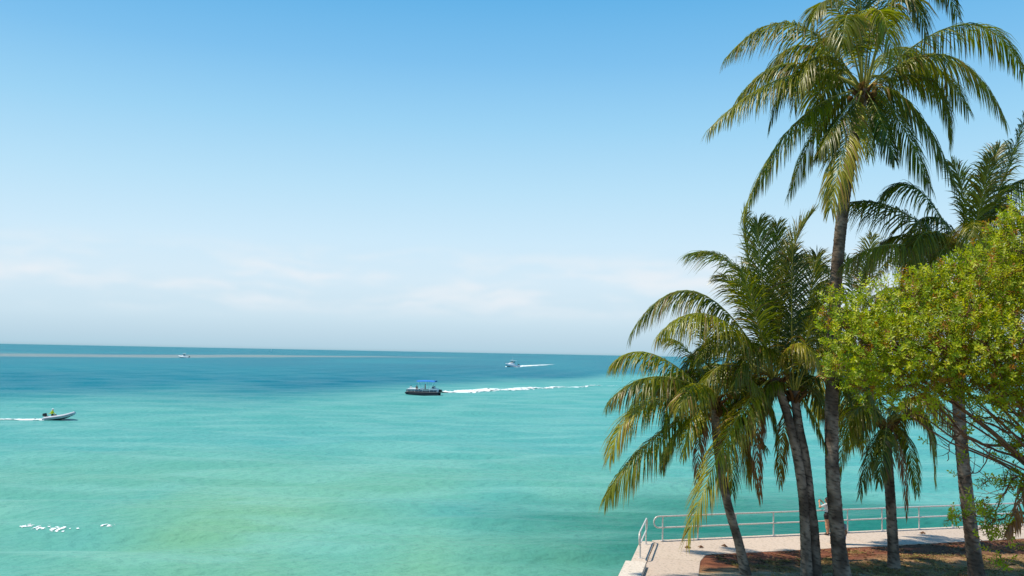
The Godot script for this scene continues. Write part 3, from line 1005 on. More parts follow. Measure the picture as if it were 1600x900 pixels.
func frond(root: Node3D, c: Vector3, mid: Vector3, tip: Vector3, droop: float, age: float, seed_: int) -> void:
	var r := RandomNumberGenerator.new()
	r.seed = seed_
	var ctrl := mid * 2.0 - tip * 0.5
	var length := mid.length() + (tip - mid).length()
	var n := int(clampf(length / 0.052, 34, 120))
	var flatdir := Vector3(tip.x, 0, tip.z)
	if flatdir.length() < 0.2:
		flatdir = Vector3(mid.x, 0, mid.z + 0.01)
	var side0 := flatdir.normalized().cross(Vector3.UP).normalized()
	var roll := r.randf_range(-0.35, 0.35)
	var s := Shape.new()
	var dead := smooth(1.0, 1.5, age)
	var green := hexl("3a571a").lerp(hexl("4b641c"), r.randf()).lerp(hexl("27451f"), r.randf() * 0.6)
	var gold := hexl("b8bb1e").lerp(hexl("cbbd30"), r.randf())
	var brown := hexl("b07a4e").lerp(hexl("8e5a3a"), r.randf())
	var leaf_max := clampf(length * 0.29, 0.55, 1.5) * (0.75 if dead > 0.5 else 1.0) * lerpf(1.2, 1.0, smooth(0.2, 0.6, droop))
	var pos := PackedVector3Array()
	for k in 15:
		var t := k / 14.0
		pos.append(c + ctrl * (2.0 * t * (1.0 - t)) + tip * (t * t))
	var fold := r.randf_range(0.15, 0.5)
	var missing := r.randf_range(0.02, 0.07) + 0.25 * dead
	for k in n:
		for sd in [-1.0, 1.0]:
			if r.randf() < missing:
				continue
			var t := lerpf(0.16, 0.995, (k + r.randf_range(-0.3, 0.3)) / (n - 1.0))
			t = clampf(t, 0.14, 0.998)
			var p := c + ctrl * (2.0 * t * (1.0 - t)) + tip * (t * t)
			var T := (ctrl * (2.0 - 4.0 * t) + tip * (2.0 * t)).normalized()
			var S := (side0 - T * side0.dot(T)).normalized()
			S = S.rotated(T, roll * t)
			var N := S.cross(T).normalized()
			if N.y < 0.0 and absf(T.y) < 0.9:
				N = -N
			var x := (t - 0.14) / 0.86
			var ll := leaf_max * (0.35 + 0.65 * smooth(0.0, 0.22, x)) * (1.0 - 0.55 * smooth(0.62, 1.0, x)) * r.randf_range(0.86, 1.08)
			var ang := lerpf(1.12, 0.5, x) * lerpf(0.66, 1.0, smooth(0.2, 0.6, droop)) + r.randf_range(-0.16, 0.16)
			var d = (T * cos(ang) + S * (sd * sin(ang)) + N * (0.30 * (1.0 - droop) + r.randf_range(-0.14, 0.14))).normalized()
			var sag := droop * r.randf_range(0.6, 1.25) * 1.2 + r.randf_range(0.06, 0.3)
			var W = (T - d * T.dot(d)).normalized().rotated(d, sd * fold + r.randf_range(-0.45, 0.45))
			var hw := 0.027 * (0.7 + 0.3 * (1.0 - x)) * r.randf_range(0.85, 1.1)
			var tint := clampf(age * 0.75 + r.randf_range(-0.22, 0.25), 0.0, 1.0)
			var col := green.lerp(gold, clampf(0.05 + 0.9 * tint, 0.0, 1.0))
			col = col.lerp(brown, clampf(dead + (0.6 if r.randf() < 0.04 + 0.08 * age else 0.0), 0.0, 1.0))
			var tipc := col.lerp(brown, clampf(r.randf_range(-0.3, 0.5) + 0.3 * age, 0.0, 0.8))
			var prev := p
			var us := [0.0, 0.3, 0.65, 1.0]
			var ws := [0.55, 1.0, 0.8, 0.05]
			var ids := []
			var last_p := p
			for q in 4:
				var u: float = us[q]
				var pt = p + d * (ll * u) + Vector3.DOWN * (ll * sag * u * u)
				var over := p.distance_to(pt)
				if u > 0.0 and over > ll * u * 1.05:
					pt = p + (pt - p) * (ll * u * 1.05 / over)
				var dirq = (d + Vector3.DOWN * (2.0 * sag * u)).normalized()
				var Wq = (W - dirq * W.dot(dirq)).normalized()
				var Nq = Wq.cross(dirq).normalized()
				if Nq.y < 0.0:
					Nq = -Nq
				var wd: float = hw * ws[q]
				var cc := col.lerp(tipc, u * u)
				ids.append([s.add(pt - Wq * wd, (Nq - Wq * 0.5).normalized(), cc), s.add(pt - Nq * wd * 0.5, Nq, cc), s.add(pt + Wq * wd, (Nq + Wq * 0.5).normalized(), cc)])
			for q in 3:
				s.quad(ids[q][0], ids[q][1], ids[q + 1][1], ids[q + 1][0])
				s.quad(ids[q][1], ids[q][2], ids[q + 1][2], ids[q + 1][1])
	var f := put(s, "frond", M["palm leaf"], root)
	if dead > 0.5:
		f.set_meta("label", "dry brown frond hanging below the crown")
	var rib := Shape.new()
	var rr := PackedFloat32Array()
	var cols := []
	var rc := hexl("7f8430").lerp(hexl("a3973c"), clampf(age, 0, 1)).lerp(hexl("7c5a3c"), dead)
	for k in 15:
		rr.append(lerpf(0.042, 0.006, pow(k / 14.0, 0.6)) * clampf(length / 5.0, 0.6, 1.1))
		cols.append(rc)
	rib.tube(pos, rr, 5, cols, false)
	put(rib, "midrib", M["palm rib"], f)


func build_palm(key: String, label: String, seed_: int, nuts: int) -> Node3D:
	var d: Dictionary = PALMS[key]
	var root := base("coconut_palm", d.base)
	tag(root, label, "palm tree", "coconut palms on the sea wall")
	var pts: Array = d.trunk.duplicate()
	pts[0] = Vector3(0, -0.15, 0)
	put(trunk_shape(pts, d.radius[0], d.radius[1], seed_), "trunk", M["palm bark"], root)
	var c: Vector3 = d.crown
	var k := 0
	for f in d.fronds:
		frond(root, c + Vector3(f[0].x, 0, f[0].z).normalized() * 0.12, f[0], f[1], f[2], f[3], seed_ * 100 + k)
		k += 1
	rng.seed = seed_ + 9
	# a few fronds all round so that the crown is whole from every side
	var len0: float = clampf(float(d.fronds[0][1].length()) * 1.05, 3.2, 6.0)
	for j in 7:
		var az := TAU * (j + rng.randf_range(-0.3, 0.3)) / 7.0
		var el := rng.randf_range(0.0, 1.0)
		var h := Vector3(cos(az), 0, -absf(sin(az)) if j % 3 else sin(az))
		var m := h * len0 * 0.48 + Vector3.UP * len0 * lerpf(0.05, 0.3, el)
		var tp := h * len0 * lerpf(0.62, 0.8, el) + Vector3.DOWN * len0 * lerpf(0.45, 0.05, el)
		frond(root, c, m * 0.85, tp * 0.85, lerpf(0.95, 0.6, el), rng.randf_range(0.1, 0.5), seed_ * 100 + 60 + j)
	# fibrous boots of old leaf bases round the growing point
	for j in 9:
		var az := TAU * j / 9.0 + rng.randf_range(-0.2, 0.2)
		var h := Vector3(cos(az), 0, sin(az))
		var b := Shape.new()
		var p0 = c + h * d.radius[1] * 0.7 + Vector3.DOWN * rng.randf_range(0.25, 0.5)
		b.tube(PackedVector3Array([p0, p0 + h * 0.16 + Vector3.UP * 0.22, p0 + h * 0.42 + Vector3.UP * 0.42]), PackedFloat32Array([0.08, 0.06, 0.025]), 6, hexl("55402a").lerp(hexl("7a5c36"), rng.randf()))
		put(b, "leaf_base", M["palm bark"], root)
	for j in 3:
		var az := rng.randf() * TAU
		var h := Vector3(cos(az), 0, sin(az))
		var st := Shape.new()
		var col := hexl("8f6a34").lerp(hexl("ab8a44"), rng.randf())
		var p0 := c + Vector3.DOWN * 0.1
		st.tube(PackedVector3Array([p0, p0 + h * 0.4 + Vector3.UP * 0.25, p0 + h * 0.75 + Vector3.UP * 0.1]), PackedFloat32Array([0.035, 0.025, 0.012]), 5, col)
		for q in 16:
			var u := rng.randf_range(0.4, 1.0)
			var b0 := p0 + h * 0.75 * u + Vector3.UP * 0.3 * sin(u * 2.6)
			var w := Vector3(rng.randf_range(-1, 1), rng.randf_range(-1.2, 0.2), rng.randf_range(-1, 1)).normalized() * 0.32
			st.tube(PackedVector3Array([b0, b0 + w * 0.5, b0 + w + Vector3.DOWN * 0.06]), PackedFloat32Array([0.008, 0.007, 0.004]), 4, col, false)
		put(st, "flower_stalk", M["palm bark"], root)
	for j in nuts:
		var az := rng.randf() * TAU
		var h := Vector3(cos(az), 0, sin(az))
		var nt := Shape.new()
		var p = c + h * (d.radius[1] + rng.randf_range(0.08, 0.3)) + Vector3.DOWN * rng.randf_range(0.2, 0.65)
		nt.ball(p, Vector3(0.12, 0.15, 0.12) * rng.randf_range(0.85, 1.15), hexl("6d5a2c").lerp(hexl("59401f"), rng.randf()), 10)
		put(nt, "coconut", M["palm bark"], root)
	return root


# ---------------------------------------------------------------- broadleaf tree
func leaf_into(s: Shape, at: Vector3, d: Vector3, up: Vector3, ln: float, wd: float, col: Color) -> void:
	var w := d.cross(up).normalized()
	var nn := w.cross(d).normalized()
	var a := s.add(at, nn, col)
	var m := s.add(at + d * ln * 0.58 - nn * wd * 0.18, nn, col)
	var t := s.add(at + d * ln - nn * ln * 0.12, nn, col)
	var l := s.add(at + d * ln * 0.6 + w * wd * 0.5 + nn * wd * 0.1, (nn - w * 0.4).normalized(), col)
	var r := s.add(at + d * ln * 0.6 - w * wd * 0.5 + nn * wd * 0.1, (nn + w * 0.4).normalized(), col)
	s.face(a, l, m)
	s.face(a, m, r)
	s.face(l, t, m)
	s.face(m, t, r)


func sprig_mesh(seed_: int, count: int) -> ArrayMesh:
	var r := RandomNumberGenerator.new()
	r.seed = seed_
	var s := Shape.new()
	s.tube(PackedVector3Array([Vector3(0, -0.05, 0), Vector3(0.01, 0.06, 0), Vector3(0, 0.15, 0.01)]), PackedFloat32Array([0.004, 0.003, 0.0015]), 4, Color(1.3, 0.62, 0.9), false)
	for k in count:
		var u := float(k) / count
		var az := k * 2.4 + r.randf_range(-0.4, 0.4)
		var el := lerpf(0.1, 0.95, u) + r.randf_range(-0.2, 0.2)
		var d := Vector3(cos(az) * cos(el), sin(el), sin(az) * cos(el))
		var v := r.randf_range(0.75, 1.2)
		leaf_into(s, Vector3(0, lerpf(0.0, 0.15, u), 0), d, Vector3(0, 1, 0.15), r.randf_range(0.055, 0.085), r.randf_range(0.026, 0.038), Color(v * r.randf_range(0.9, 1.12), v, v * r.randf_range(0.6, 1.1)))
	return s.mesh()


func limb(root: Node3D, pts: Array, r0: float, r1: float, called := "branch") -> void:
	var way := catmull(pts, 5)
	var rr := PackedFloat32Array()
	var nz := noise(way.size() + int(pts[0].x * 100), 2.0, 2)
	var cols := []
	for k in way.size():
		rr.append(lerpf(r0, r1, float(k) / (way.size() - 1)))
		if k > 0 and k < way.size() - 1:
			way[k] += Vector3(nz.get_noise_2d(k, 1), nz.get_noise_2d(k, 9), nz.get_noise_2d(k, 17)) * 0.06
		cols.append(hexl("6e5344").lerp(hexl("9a7b66"), clampf(0.5 + nz.get_noise_2d(k * 3.0, 40), 0, 1)))
	var s := Shape.new()
	s.tube(way, rr, 7, cols, false)
	put(s, called, M["tree bark"], root)


func build_broadleaf() -> void:
	var g := Vector3(FORK.x + 0.35, SOIL - 0.1, FORK.z - 0.2)
	var root := base("broadleaf_tree", g)
	tag(root, "bushy broadleaf tree with small yellow-green leaves in front of the palms", "tree")
	var to := func(p: Vector3) -> Vector3: return p - g
	limb(root, [Vector3.ZERO, Vector3(0.15, 2.0, 0.1), Vector3(-0.05, 4.0, 0.0), to.call(FORK)], 0.24, 0.12, "trunk")
	limb(root, [Vector3(0.1, 2.6, 0.0), Vector3(0.5, 4.2, -0.3), Vector3(0.55, 5.8, -0.2), Vector3(0.5, 7.4, 0.0)], 0.12, 0.035, "trunk")
	for b in LIMBS:
		var pts := []
		for p in b:
			pts.append(to.call(p))
		limb(root, pts, 0.028 if b.size() > 3 else 0.012, 0.007)
	rng.seed = 61
	for cl in CROWN_CLUMPS:
		var p: Vector3 = to.call(cl[0])
		var f: Vector3 = to.call(FORK)
		var from := f.lerp(p, 0.25) + Vector3(0, -0.15, 0)
		limb(root, [f, from, f.lerp(p, 0.65) + Vector3(rng.randf_range(-0.2, 0.2), rng.randf_range(-0.25, 0.1), rng.randf_range(-0.2, 0.2)), p], 0.026, 0.008)
	# twigs that carry the leaves
	var tw := Shape.new()
	var spots := []
	for cl in CROWN_CLUMPS + LOW_CLUMPS:
		var low: bool = LOW_CLUMPS.has(cl)
		var p: Vector3 = to.call(cl[0])
		var rad: float = cl[1]
		var count := int(clampf(rad * rad * (620.0 if not low else 700.0), 6, 520))
		for k in count:
			var d := Vector3(rng.randfn(), rng.randfn() * 0.85, rng.randfn()).normalized()
			var q := p + d * rad * pow(rng.randf(), 0.42) * rng.randf_range(0.85, 1.25)
			spots.append([q, (d + Vector3.UP * 0.9 + Vector3(-0.15, 0, 0.2)).normalized(), low])
		for k in maxi(4, int(count / 7)):
			var d := Vector3(rng.randfn(), rng.randfn(), rng.randfn()).normalized()
			var q := p + d * rad * rng.randf_range(0.6, 1.1)
			var m := p.lerp(q, 0.5) + Vector3(rng.randfn(), rng.randfn(), rng.randfn()) * 0.04
			tw.tube(PackedVector3Array([p + Vector3(rng.randfn(), rng.randfn(), rng.randfn()) * 0.05, m, q]), PackedFloat32Array([0.008, 0.005, 0.002]), 4, hexl("8a6a58").lerp(hexl("b08a74"), rng.randf()), false)
	# bare twigs under the crown
	for k in 170:
		var b: Array = LIMBS[rng.randi() % LIMBS.size()]
		var j := rng.randi() % (b.size() - 1)
		var p: Vector3 = to.call(b[j].lerp(b[j + 1], rng.randf()))
		var d := Vector3(rng.randf_range(-1.0, 0.5), rng.randf_range(-0.5, 1.0), rng.randf_range(-0.6, 0.6)).normalized() * rng.randf_range(0.2, 0.6)
		tw.tube(PackedVector3Array([p, p + d * 0.5 + Vector3(0, rng.randf_range(-0.05, 0.05), 0), p + d + Vector3(rng.randfn(), rng.randfn(), rng.randfn()) * 0.06]), PackedFloat32Array([0.007, 0.005, 0.002]), 4, hexl("7a5d4e").lerp(hexl("a88572"), rng.randf()), false)
		if rng.randf() < 0.3:
			spots.append([p + d, (d.normalized() + Vector3.UP * 0.5).normalized(), true])
	var twigs := put(tw, "twigs", M["tree bark"], root)
	twigs.set_meta("kind", "stuff")
	var crown := Node3D.new()
	crown.name = "crown"
	root.add_child(crown)
	for v in 4:
		var mm := MultiMesh.new()
		mm.transform_format = MultiMesh.TRANSFORM_3D
		mm.use_colors = true
		mm.mesh = sprig_mesh(70 + v, 9 + v)
		var mine := []
		for k in spots.size():
			if k % 4 == v:
				mine.append(spots[k])
		mm.instance_count = mine.size()
		for k in mine.size():
			var up: Vector3 = (mine[k][1] + Vector3(rng.randfn(), rng.randfn(), rng.randfn()) * 0.35).normalized()
			var x := up.cross(Vector3(0.3, 0.2, 1)).normalized()
			var b := Basis(x, up, x.cross(up)).rotated(up, rng.randf() * TAU).scaled(Vector3.ONE * rng.randf_range(0.8, 1.15))
			mm.set_instance_transform(k, Transform3D(b, mine[k][0]))
			var c := hexl("c8cc1e").lerp(hexl("86a020"), rng.randf())
			if rng.randf() < 0.08:
				c = hexl("b07a30")
			elif rng.randf() < 0.12:
				c = hexl("dcdc40")
			mm.set_instance_color(k, c)
		var mi := MultiMeshInstance3D.new()
		mi.multimesh = mm
		mi.material_override = M["broad leaf"]
		mi.name = "leaves"
		mi.set_meta("kind", "stuff")
		crown.add_child(mi, true)
	# a dry palm frond caught in the lower branches
	var dr := base("dry_palm_frond", DEAD_FROND[0])
	tag(dr, "dry brown palm frond hanging caught in the broadleaf tree's lower branches", "palm frond")
	frond(dr, Vector3.ZERO, (DEAD_FROND[1] - DEAD_FROND[0]), (DEAD_FROND[2] - DEAD_FROND[0]), 1.0, 1.8, 4242)


# ---------------------------------------------------------------- litter and grass
func build_litter() -> void:
	rng.seed = 91
	var A := Vector3(5.75, 0, -39.4)
	var e := (Vector3(60.0, 0, -55.6) - A).normalized()
	var inn := Vector3(-e.z, 0, e.x)
	var n1 := noise(31, 0.35, 3)
	var n2 := noise(32, 2.2, 3)
	var patch := noise(44, 0.5, 3)
	var flake := Shape.new()
	leaf_into(flake, Vector3(-0.06, 0, 0), Vector3(1, 0.1, 0), Vector3.UP, 0.12, 0.045, Color.WHITE)
	var blade := Shape.new()
	for k in 9:
		var a := TAU * k / 9.0 + rng.randf()
		var d := Vector3(cos(a), rng.randf_range(0.6, 1.6), sin(a)).normalized()
		leaf_into(blade, Vector3(cos(a), 0, sin(a)) * 0.02, d, Vector3(0, 1, 0.01), rng.randf_range(0.06, 0.13), 0.009, Color.WHITE)
	var sets := [["leaf_litter", flake.mesh(), 7000], ["dry_grass", blade.mesh(), 5500]]
	for q in 2:
		var mm := MultiMesh.new()
		mm.transform_format = MultiMesh.TRANSFORM_3D
		mm.use_colors = true
		mm.mesh = sets[q][1]
		var tf := []
		var cols := []
		while tf.size() < sets[q][2]:
			var d := rng.randf_range(3.0, 9.5)
			var p := A + e * rng.randf_range(1.6, 26.0) + inn * d
			if p.x < 7.1 + (p.z + 33.42) * -0.21:
				continue
			var w := patch.get_noise_2d(p.x, p.z)
			if q == 1 and (d - 5.0 + 3.0 * w - 0.05 * (p.x - 12.0) < 0.0 or rng.randf() < 0.3):
				continue
			if q == 0 and rng.randf() > 0.5 + w:
				continue
			var y := SOIL + 0.035 * n1.get_noise_2d(p.x, p.z) + 0.02 * n2.get_noise_2d(p.x, p.z)
			var b := Basis(Vector3.UP, rng.randf() * TAU)
			if q == 0:
				b = b * Basis(Vector3.RIGHT, rng.randf_range(-0.5, 0.5)) * Basis.from_scale(Vector3.ONE * rng.randf_range(0.6, 1.8))
				cols.append(hexl("7a5638").lerp(hexl("b08c62"), rng.randf()).lerp(hexl("5a3626"), rng.randf() * 0.6))
			else:
				b = b.scaled(Vector3.ONE * rng.randf_range(0.6, 1.3))
				cols.append(hexl("b09a62").lerp(hexl("8c8848"), clampf(rng.randf() * 0.6 + w, 0, 1)))
			tf.append(Transform3D(b, Vector3(p.x, y + (0.012 if q == 0 else 0.0), p.z)))
		mm.instance_count = tf.size()
		for k in tf.size():
			mm.set_instance_transform(k, tf[k])
			mm.set_instance_color(k, cols[k])
		var mi := MultiMeshInstance3D.new()
		mi.name = sets[q][0]
		mi.multimesh = mm
		mi.material_override = M["litter"]
		add_child(mi)
		tag(mi, ["fallen brown leaves scattered over the soil", "short dry grass growing round the palm trunks"][q], ["leaf litter", "grass"][q], "", "stuff")
	# bits of husk and frond lying on the walk
	for q in [[Vector3(8.15, TOP, -38.3), 0.4, "husk"], [Vector3(7.55, TOP, -38.15), 1.3, "husk"], [Vector3(9.2, TOP, -38.6), 2.0, "husk"], [Vector3(19.3, TOP, -42.3), 0.2, "husk"]]:
		var s := Shape.new()
		for k in 5:
			var a := rng.randf() * TAU
			var d := Vector3(cos(a), 0, sin(a))
			s.tube(PackedVector3Array([d * -0.12 + Vector3.UP * 0.025, d * 0.02 + Vector3.UP * rng.randf_range(0.05, 0.09), d * 0.16 + Vector3.UP * 0.02]), PackedFloat32Array([0.012, 0.03, 0.008]), 5, hexl("6b4a36").lerp(hexl("8d6a4c"), rng.randf()))
		var o := put(s, "fallen_husk", M["palm bark"])
		o.position = q[0]
		tag(o, "small brown scrap of palm husk lying on the pale walk", "husk", "husks on the walk")
	# rocks awash at the foot of the wall
	for k in 4:
		var s := Shape.new()
		var nz := noise(200 + k, 1.2, 3)
		var r := rng.randf_range(0.35, 0.7)
		s.ball(Vector3.ZERO, Vector3(r * 1.3, r * 0.7, r), hexl("4f5148").lerp(hexl("6b6655"), rng.randf()), 16)
		for j in s.v.size():
			s.v[j] *= 1.0 + 0.45 * nz.get_noise_3dv(s.v[j] * 2.0)
		smooth_normals(s)
		for j in s.v.size():
			if s.n[j].dot(s.v[j]) < 0.0:
				s.n[j] = -s.n[j]
		var o := put(s, "rock", M["stone"])
		o.position = Vector3(4.0 - k * 0.22 + rng.randf_range(-0.35, 0.3), -0.22 + rng.randf_range(-0.12, 0.06), -35.9 + k * 0.75)
		tag(o, "dark wet rock awash at the foot of the sea wall", "rock", "rocks below the sea wall")


# ---------------------------------------------------------------- figures
func flesh(bones: Array, cell: float, k: float, into: Shape) -> void:
	# one continuous skin round tapered bones: [from, to, radius, radius, colour, flatten]
	var lo := Vector3.INF
	var hi := -Vector3.INF
	for b in bones:
		for e in 2:
			var rr = Vector3.ONE * (b[2 + e] + 3.0 * cell)
			lo = lo.min(b[e] - rr)
			hi = hi.max(b[e] + rr)
	var size := Vector3i(((hi - lo) / cell).ceil()) + Vector3i.ONE
	var field := PackedFloat32Array()
	field.resize(size.x * size.y * size.z)
	field.fill(1.0)
	var near := PackedFloat32Array()
	near.resize(field.size())
	near.fill(1.0)
	var who := PackedInt32Array()
	who.resize(field.size())
	for bi in bones.size():
		var b: Array = bones[bi]
		var a: Vector3 = b[0]
		var ab: Vector3 = b[1] - a
		var ll := maxf(ab.length_squared(), 1e-9)
		var reach: float = maxf(b[2], b[3]) + k + 2.5 * cell
		var mn := Vector3i(((a.min(b[1]) - Vector3.ONE * reach - lo) / cell).floor()).clamp(Vector3i.ZERO, size - Vector3i.ONE)
		var mx := Vector3i(((a.max(b[1]) + Vector3.ONE * reach - lo) / cell).ceil()).clamp(Vector3i.ZERO, size - Vector3i.ONE)
		for z in range(mn.z, mx.z + 1):
			for y in range(mn.y, mx.y + 1):
				for x in range(mn.x, mx.x + 1):
					var p := lo + Vector3(x, y, z) * cell
					var t := clampf((p - a).dot(ab) / ll, 0.0, 1.0)
					var d: float = p.distance_to(a + ab * t) - lerpf(b[2], b[3], t)
					var at := x + size.x * (y + size.y * z)
					var f := field[at]
					var h := maxf(k - absf(f - d), 0.0) / k
					field[at] = minf(f, d) - h * h * k * 0.25
					if d < near[at]:
						near[at] = d
						who[at] = bi
	var cells := {}
	var steps := [Vector3i(1, 0, 0), Vector3i(0, 1, 0), Vector3i(0, 0, 1)]
	var stride := [1, size.x, size.x * size.y]
	for z in size.z - 1:
		for y in size.y - 1:
			for x in size.x - 1:
				var at := x + size.x * (y + size.y * z)
				var inside := 0
				for q in 8:
					if field[at + (q & 1) + ((q >> 1) & 1) * stride[1] + (q >> 2) * stride[2]] < 0.0:
						inside += 1
				if inside == 0 or inside == 8:
					continue
				var sum := Vector3.ZERO
				var hits := 0
				for ax in 3:
					for u in 2:
						for w in 2:
							var o: Vector3i = steps[(ax + 1) % 3] * u + steps[(ax + 2) % 3] * w
							var i0 = at + o.x + o.y * size.x + o.z * stride[2]
							var f0 := field[i0]
							var f1 := field[i0 + stride[ax]]
							if (f0 < 0.0) != (f1 < 0.0):
								sum += Vector3(o) + Vector3(steps[ax]) * (f0 / (f0 - f1))
								hits += 1
				var pos := lo + (Vector3(x, y, z) + sum / hits) * cell
				var grad := Vector3(field[at + 1] - field[at], field[at + stride[1]] - field[at], field[at + stride[2]] - field[at])
				var o2 = at + 1 + stride[1] + stride[2]
				grad += Vector3(field[o2] - field[o2 - 1], field[o2] - field[o2 - stride[1]], field[o2] - field[o2 - stride[2]])
				cells[at] = into.add(pos, grad.normalized(), bones[who[at]][4])
	for z in range(1, size.z - 1):
		for y in range(1, size.y - 1):
			for x in range(1, size.x - 1):
				var at := x + size.x * (y + size.y * z)
				var f0 := field[at]
				for ax in 3:
					if (f0 < 0.0) != (field[at + stride[ax]] < 0.0):
						var s1: int = stride[(ax + 1) % 3]
						var s2: int = stride[(ax + 2) % 3]
						if cells.has(at) and cells.has(at - s1) and cells.has(at - s1 - s2) and cells.has(at - s2):
							into.quad(cells[at], cells[at - s1], cells[at - s1 - s2], cells[at - s2])


func hand_bones(wrist: Vector3, d: Vector3, palm_n: Vector3, thumb_side: Vector3, skin: Color, curl: float) -> Array:
	var out := []
	var w := thumb_side.normalized()
	var knuckle := wrist + d * 0.085
	for k in 4:
		var off := w * (0.027 - k * 0.018)
		out.append([wrist + d * 0.015 + off * 0.6, knuckle + off, 0.012, 0.010, skin])
		var ln: float = [0.072, 0.08, 0.074, 0.058][k]
		var p := knuckle + off
		var dir := d
		for j in 3:
			dir = (dir + palm_n * curl * (0.5 + 0.2 * j)).normalized()
			var q: Vector3 = p + dir * ln * [0.45, 0.32, 0.23][j]
			out.append([p, q, 0.0095 - j * 0.0008, 0.0088 - j * 0.0008, skin])
			p = q
	var t0 := wrist + d * 0.025 + w * 0.024
	var t1 := t0 + (d * 0.6 + w * 0.75 + palm_n * 0.2).normalized() * 0.04
	var t2 := t1 + (d * 0.9 + w * 0.15 + palm_n * curl).normalized() * 0.045
	out.append([t0, t1, 0.013, 0.011, skin])
	out.append([t1, t2, 0.011, 0.009, skin])
	return out


func head_bones(c: Vector3, face: Vector3, skin: Color, hair: Color, cap) -> Array:
	var r := face.cross(Vector3.UP).normalized()
	var top: Color = cap if cap != null else hair
	var out := [
		[c + Vector3.DOWN * 0.03 + face * 0.012, c + Vector3.UP * 0.03 - face * 0.01, 0.078, 0.088, skin],
		[c + Vector3.DOWN * 0.075 + face * 0.045, c + Vector3.DOWN * 0.05 + face * 0.03, 0.035, 0.05, skin],
		[c + face * 0.088 + Vector3.UP * 0.01, c + face * 0.104 + Vector3.DOWN * 0.022, 0.008, 0.014, skin],
		[c + face * 0.084 + Vector3.DOWN * 0.055 - r * 0.02, c + face * 0.084 + Vector3.DOWN * 0.055 + r * 0.02, 0.008, 0.008, skin.lerp(Color(0.35, 0.08, 0.06), 0.5)],
		[c + Vector3.UP * 0.05 - face * 0.025, c + Vector3.UP * 0.02 - face * 0.04, 0.094, 0.086, top],
	]
	for s in [-1.0, 1.0]:
		out.append([c + r * s * 0.088 + Vector3.UP * 0.012, c + r * s * 0.09 + Vector3.DOWN * 0.022, 0.014, 0.010, skin])
		out.append([c + r * s * 0.033 + face * 0.078 + Vector3.UP * 0.012, c + r * s * 0.036 + face * 0.078 + Vector3.UP * 0.012, 0.012, 0.012, Color(0.05, 0.035, 0.03)])
	if cap != null:
		out.append([c + Vector3.UP * 0.05 + face * 0.09 - r * 0.045, c + Vector3.UP * 0.05 + face * 0.09 + r * 0.045, 0.018, 0.018, cap])
		out.append([c + Vector3.UP * 0.043 + face * 0.135 - r * 0.03, c + Vector3.UP * 0.043 + face * 0.135 + r * 0.03, 0.012, 0.012, cap])
	return out


func person_shape(j: Dictionary, look: Dictionary, cell: float) -> Shape:
	# j: joints; look: colours. Faces +z.
	var s := Shape.new()
	var b := []
	var sk: Color = look.skin
	b.append([j.pelvis, j.waist, 0.125, 0.105, look.lower])
	b.append([j.hip_l, j.hip_r, 0.105, 0.105, look.lower])
	b.append([j.waist, j.chest, 0.108, 0.125, look.upper])
	b.append([j.chest + Vector3(-0.07, 0.02, 0), j.chest + Vector3(0.07, 0.02, 0), 0.108, 0.108, look.upper])
	b.append([j.sho_l, j.sho_r, 0.058, 0.058, look.upper])
	b.append([j.chest + Vector3(0, 0.08, 0), j.neck, 0.065, 0.048, sk])
	b.append([j.neck, j.head, 0.05, 0.05, sk])
	for e in ["_l", "_r"]:
		b.append([j["hip" + e], j["hip" + e].lerp(j["knee" + e], look.hem), 0.094, lerpf(0.094, 0.06, look.hem), look.lower])
		b.append([j["hip" + e].lerp(j["knee" + e], look.hem * 0.9), j["knee" + e], lerpf(0.088, 0.055, look.hem), 0.054, look.leg])
		b.append([j["knee" + e], j["knee" + e].lerp(j["ankle" + e], 0.35), 0.053, 0.056, look.leg])
		b.append([j["knee" + e].lerp(j["ankle" + e], 0.35), j["ankle" + e], 0.055, 0.036, look.leg])
		b.append([j["ankle" + e] + Vector3(0, -0.045, -0.03), j["toe" + e], 0.038, 0.03, look.shoe])
		b.append([j["sho" + e], j["sho" + e].lerp(j["elbow" + e], look.sleeve), 0.055, 0.05, look.upper])
		b.append([j["sho" + e].lerp(j["elbow" + e], look.sleeve * 0.9), j["elbow" + e], 0.044, 0.038, look.arm])
		b.append([j["elbow" + e], j["wrist" + e], 0.039, 0.026, look.arm])
	flesh(b, cell, 0.05, s)
	flesh(head_bones(j.head + Vector3(0, 0.03, 0), j.face, sk, look.hair, look.get("cap")), 0.009 if cell < 0.02 else 0.014, 0.02, s)
	for e in ["_l", "_r"]:
		var d: Vector3 = (j["wrist" + e] - j["elbow" + e]).normalized()
		var pn: Vector3 = j.get("palm" + e, Vector3(0, 0, 1))
		pn = (pn - d * pn.dot(d)).normalized()
		var th: Vector3 = pn.cross(d) * (1.0 if e == "_l" else -1.0)
		flesh(hand_bones(j["wrist" + e] - d * 0.012, d, pn, th, sk, 0.45), 0.0065 if cell < 0.02 else 0.009, 0.008, s)
	return s


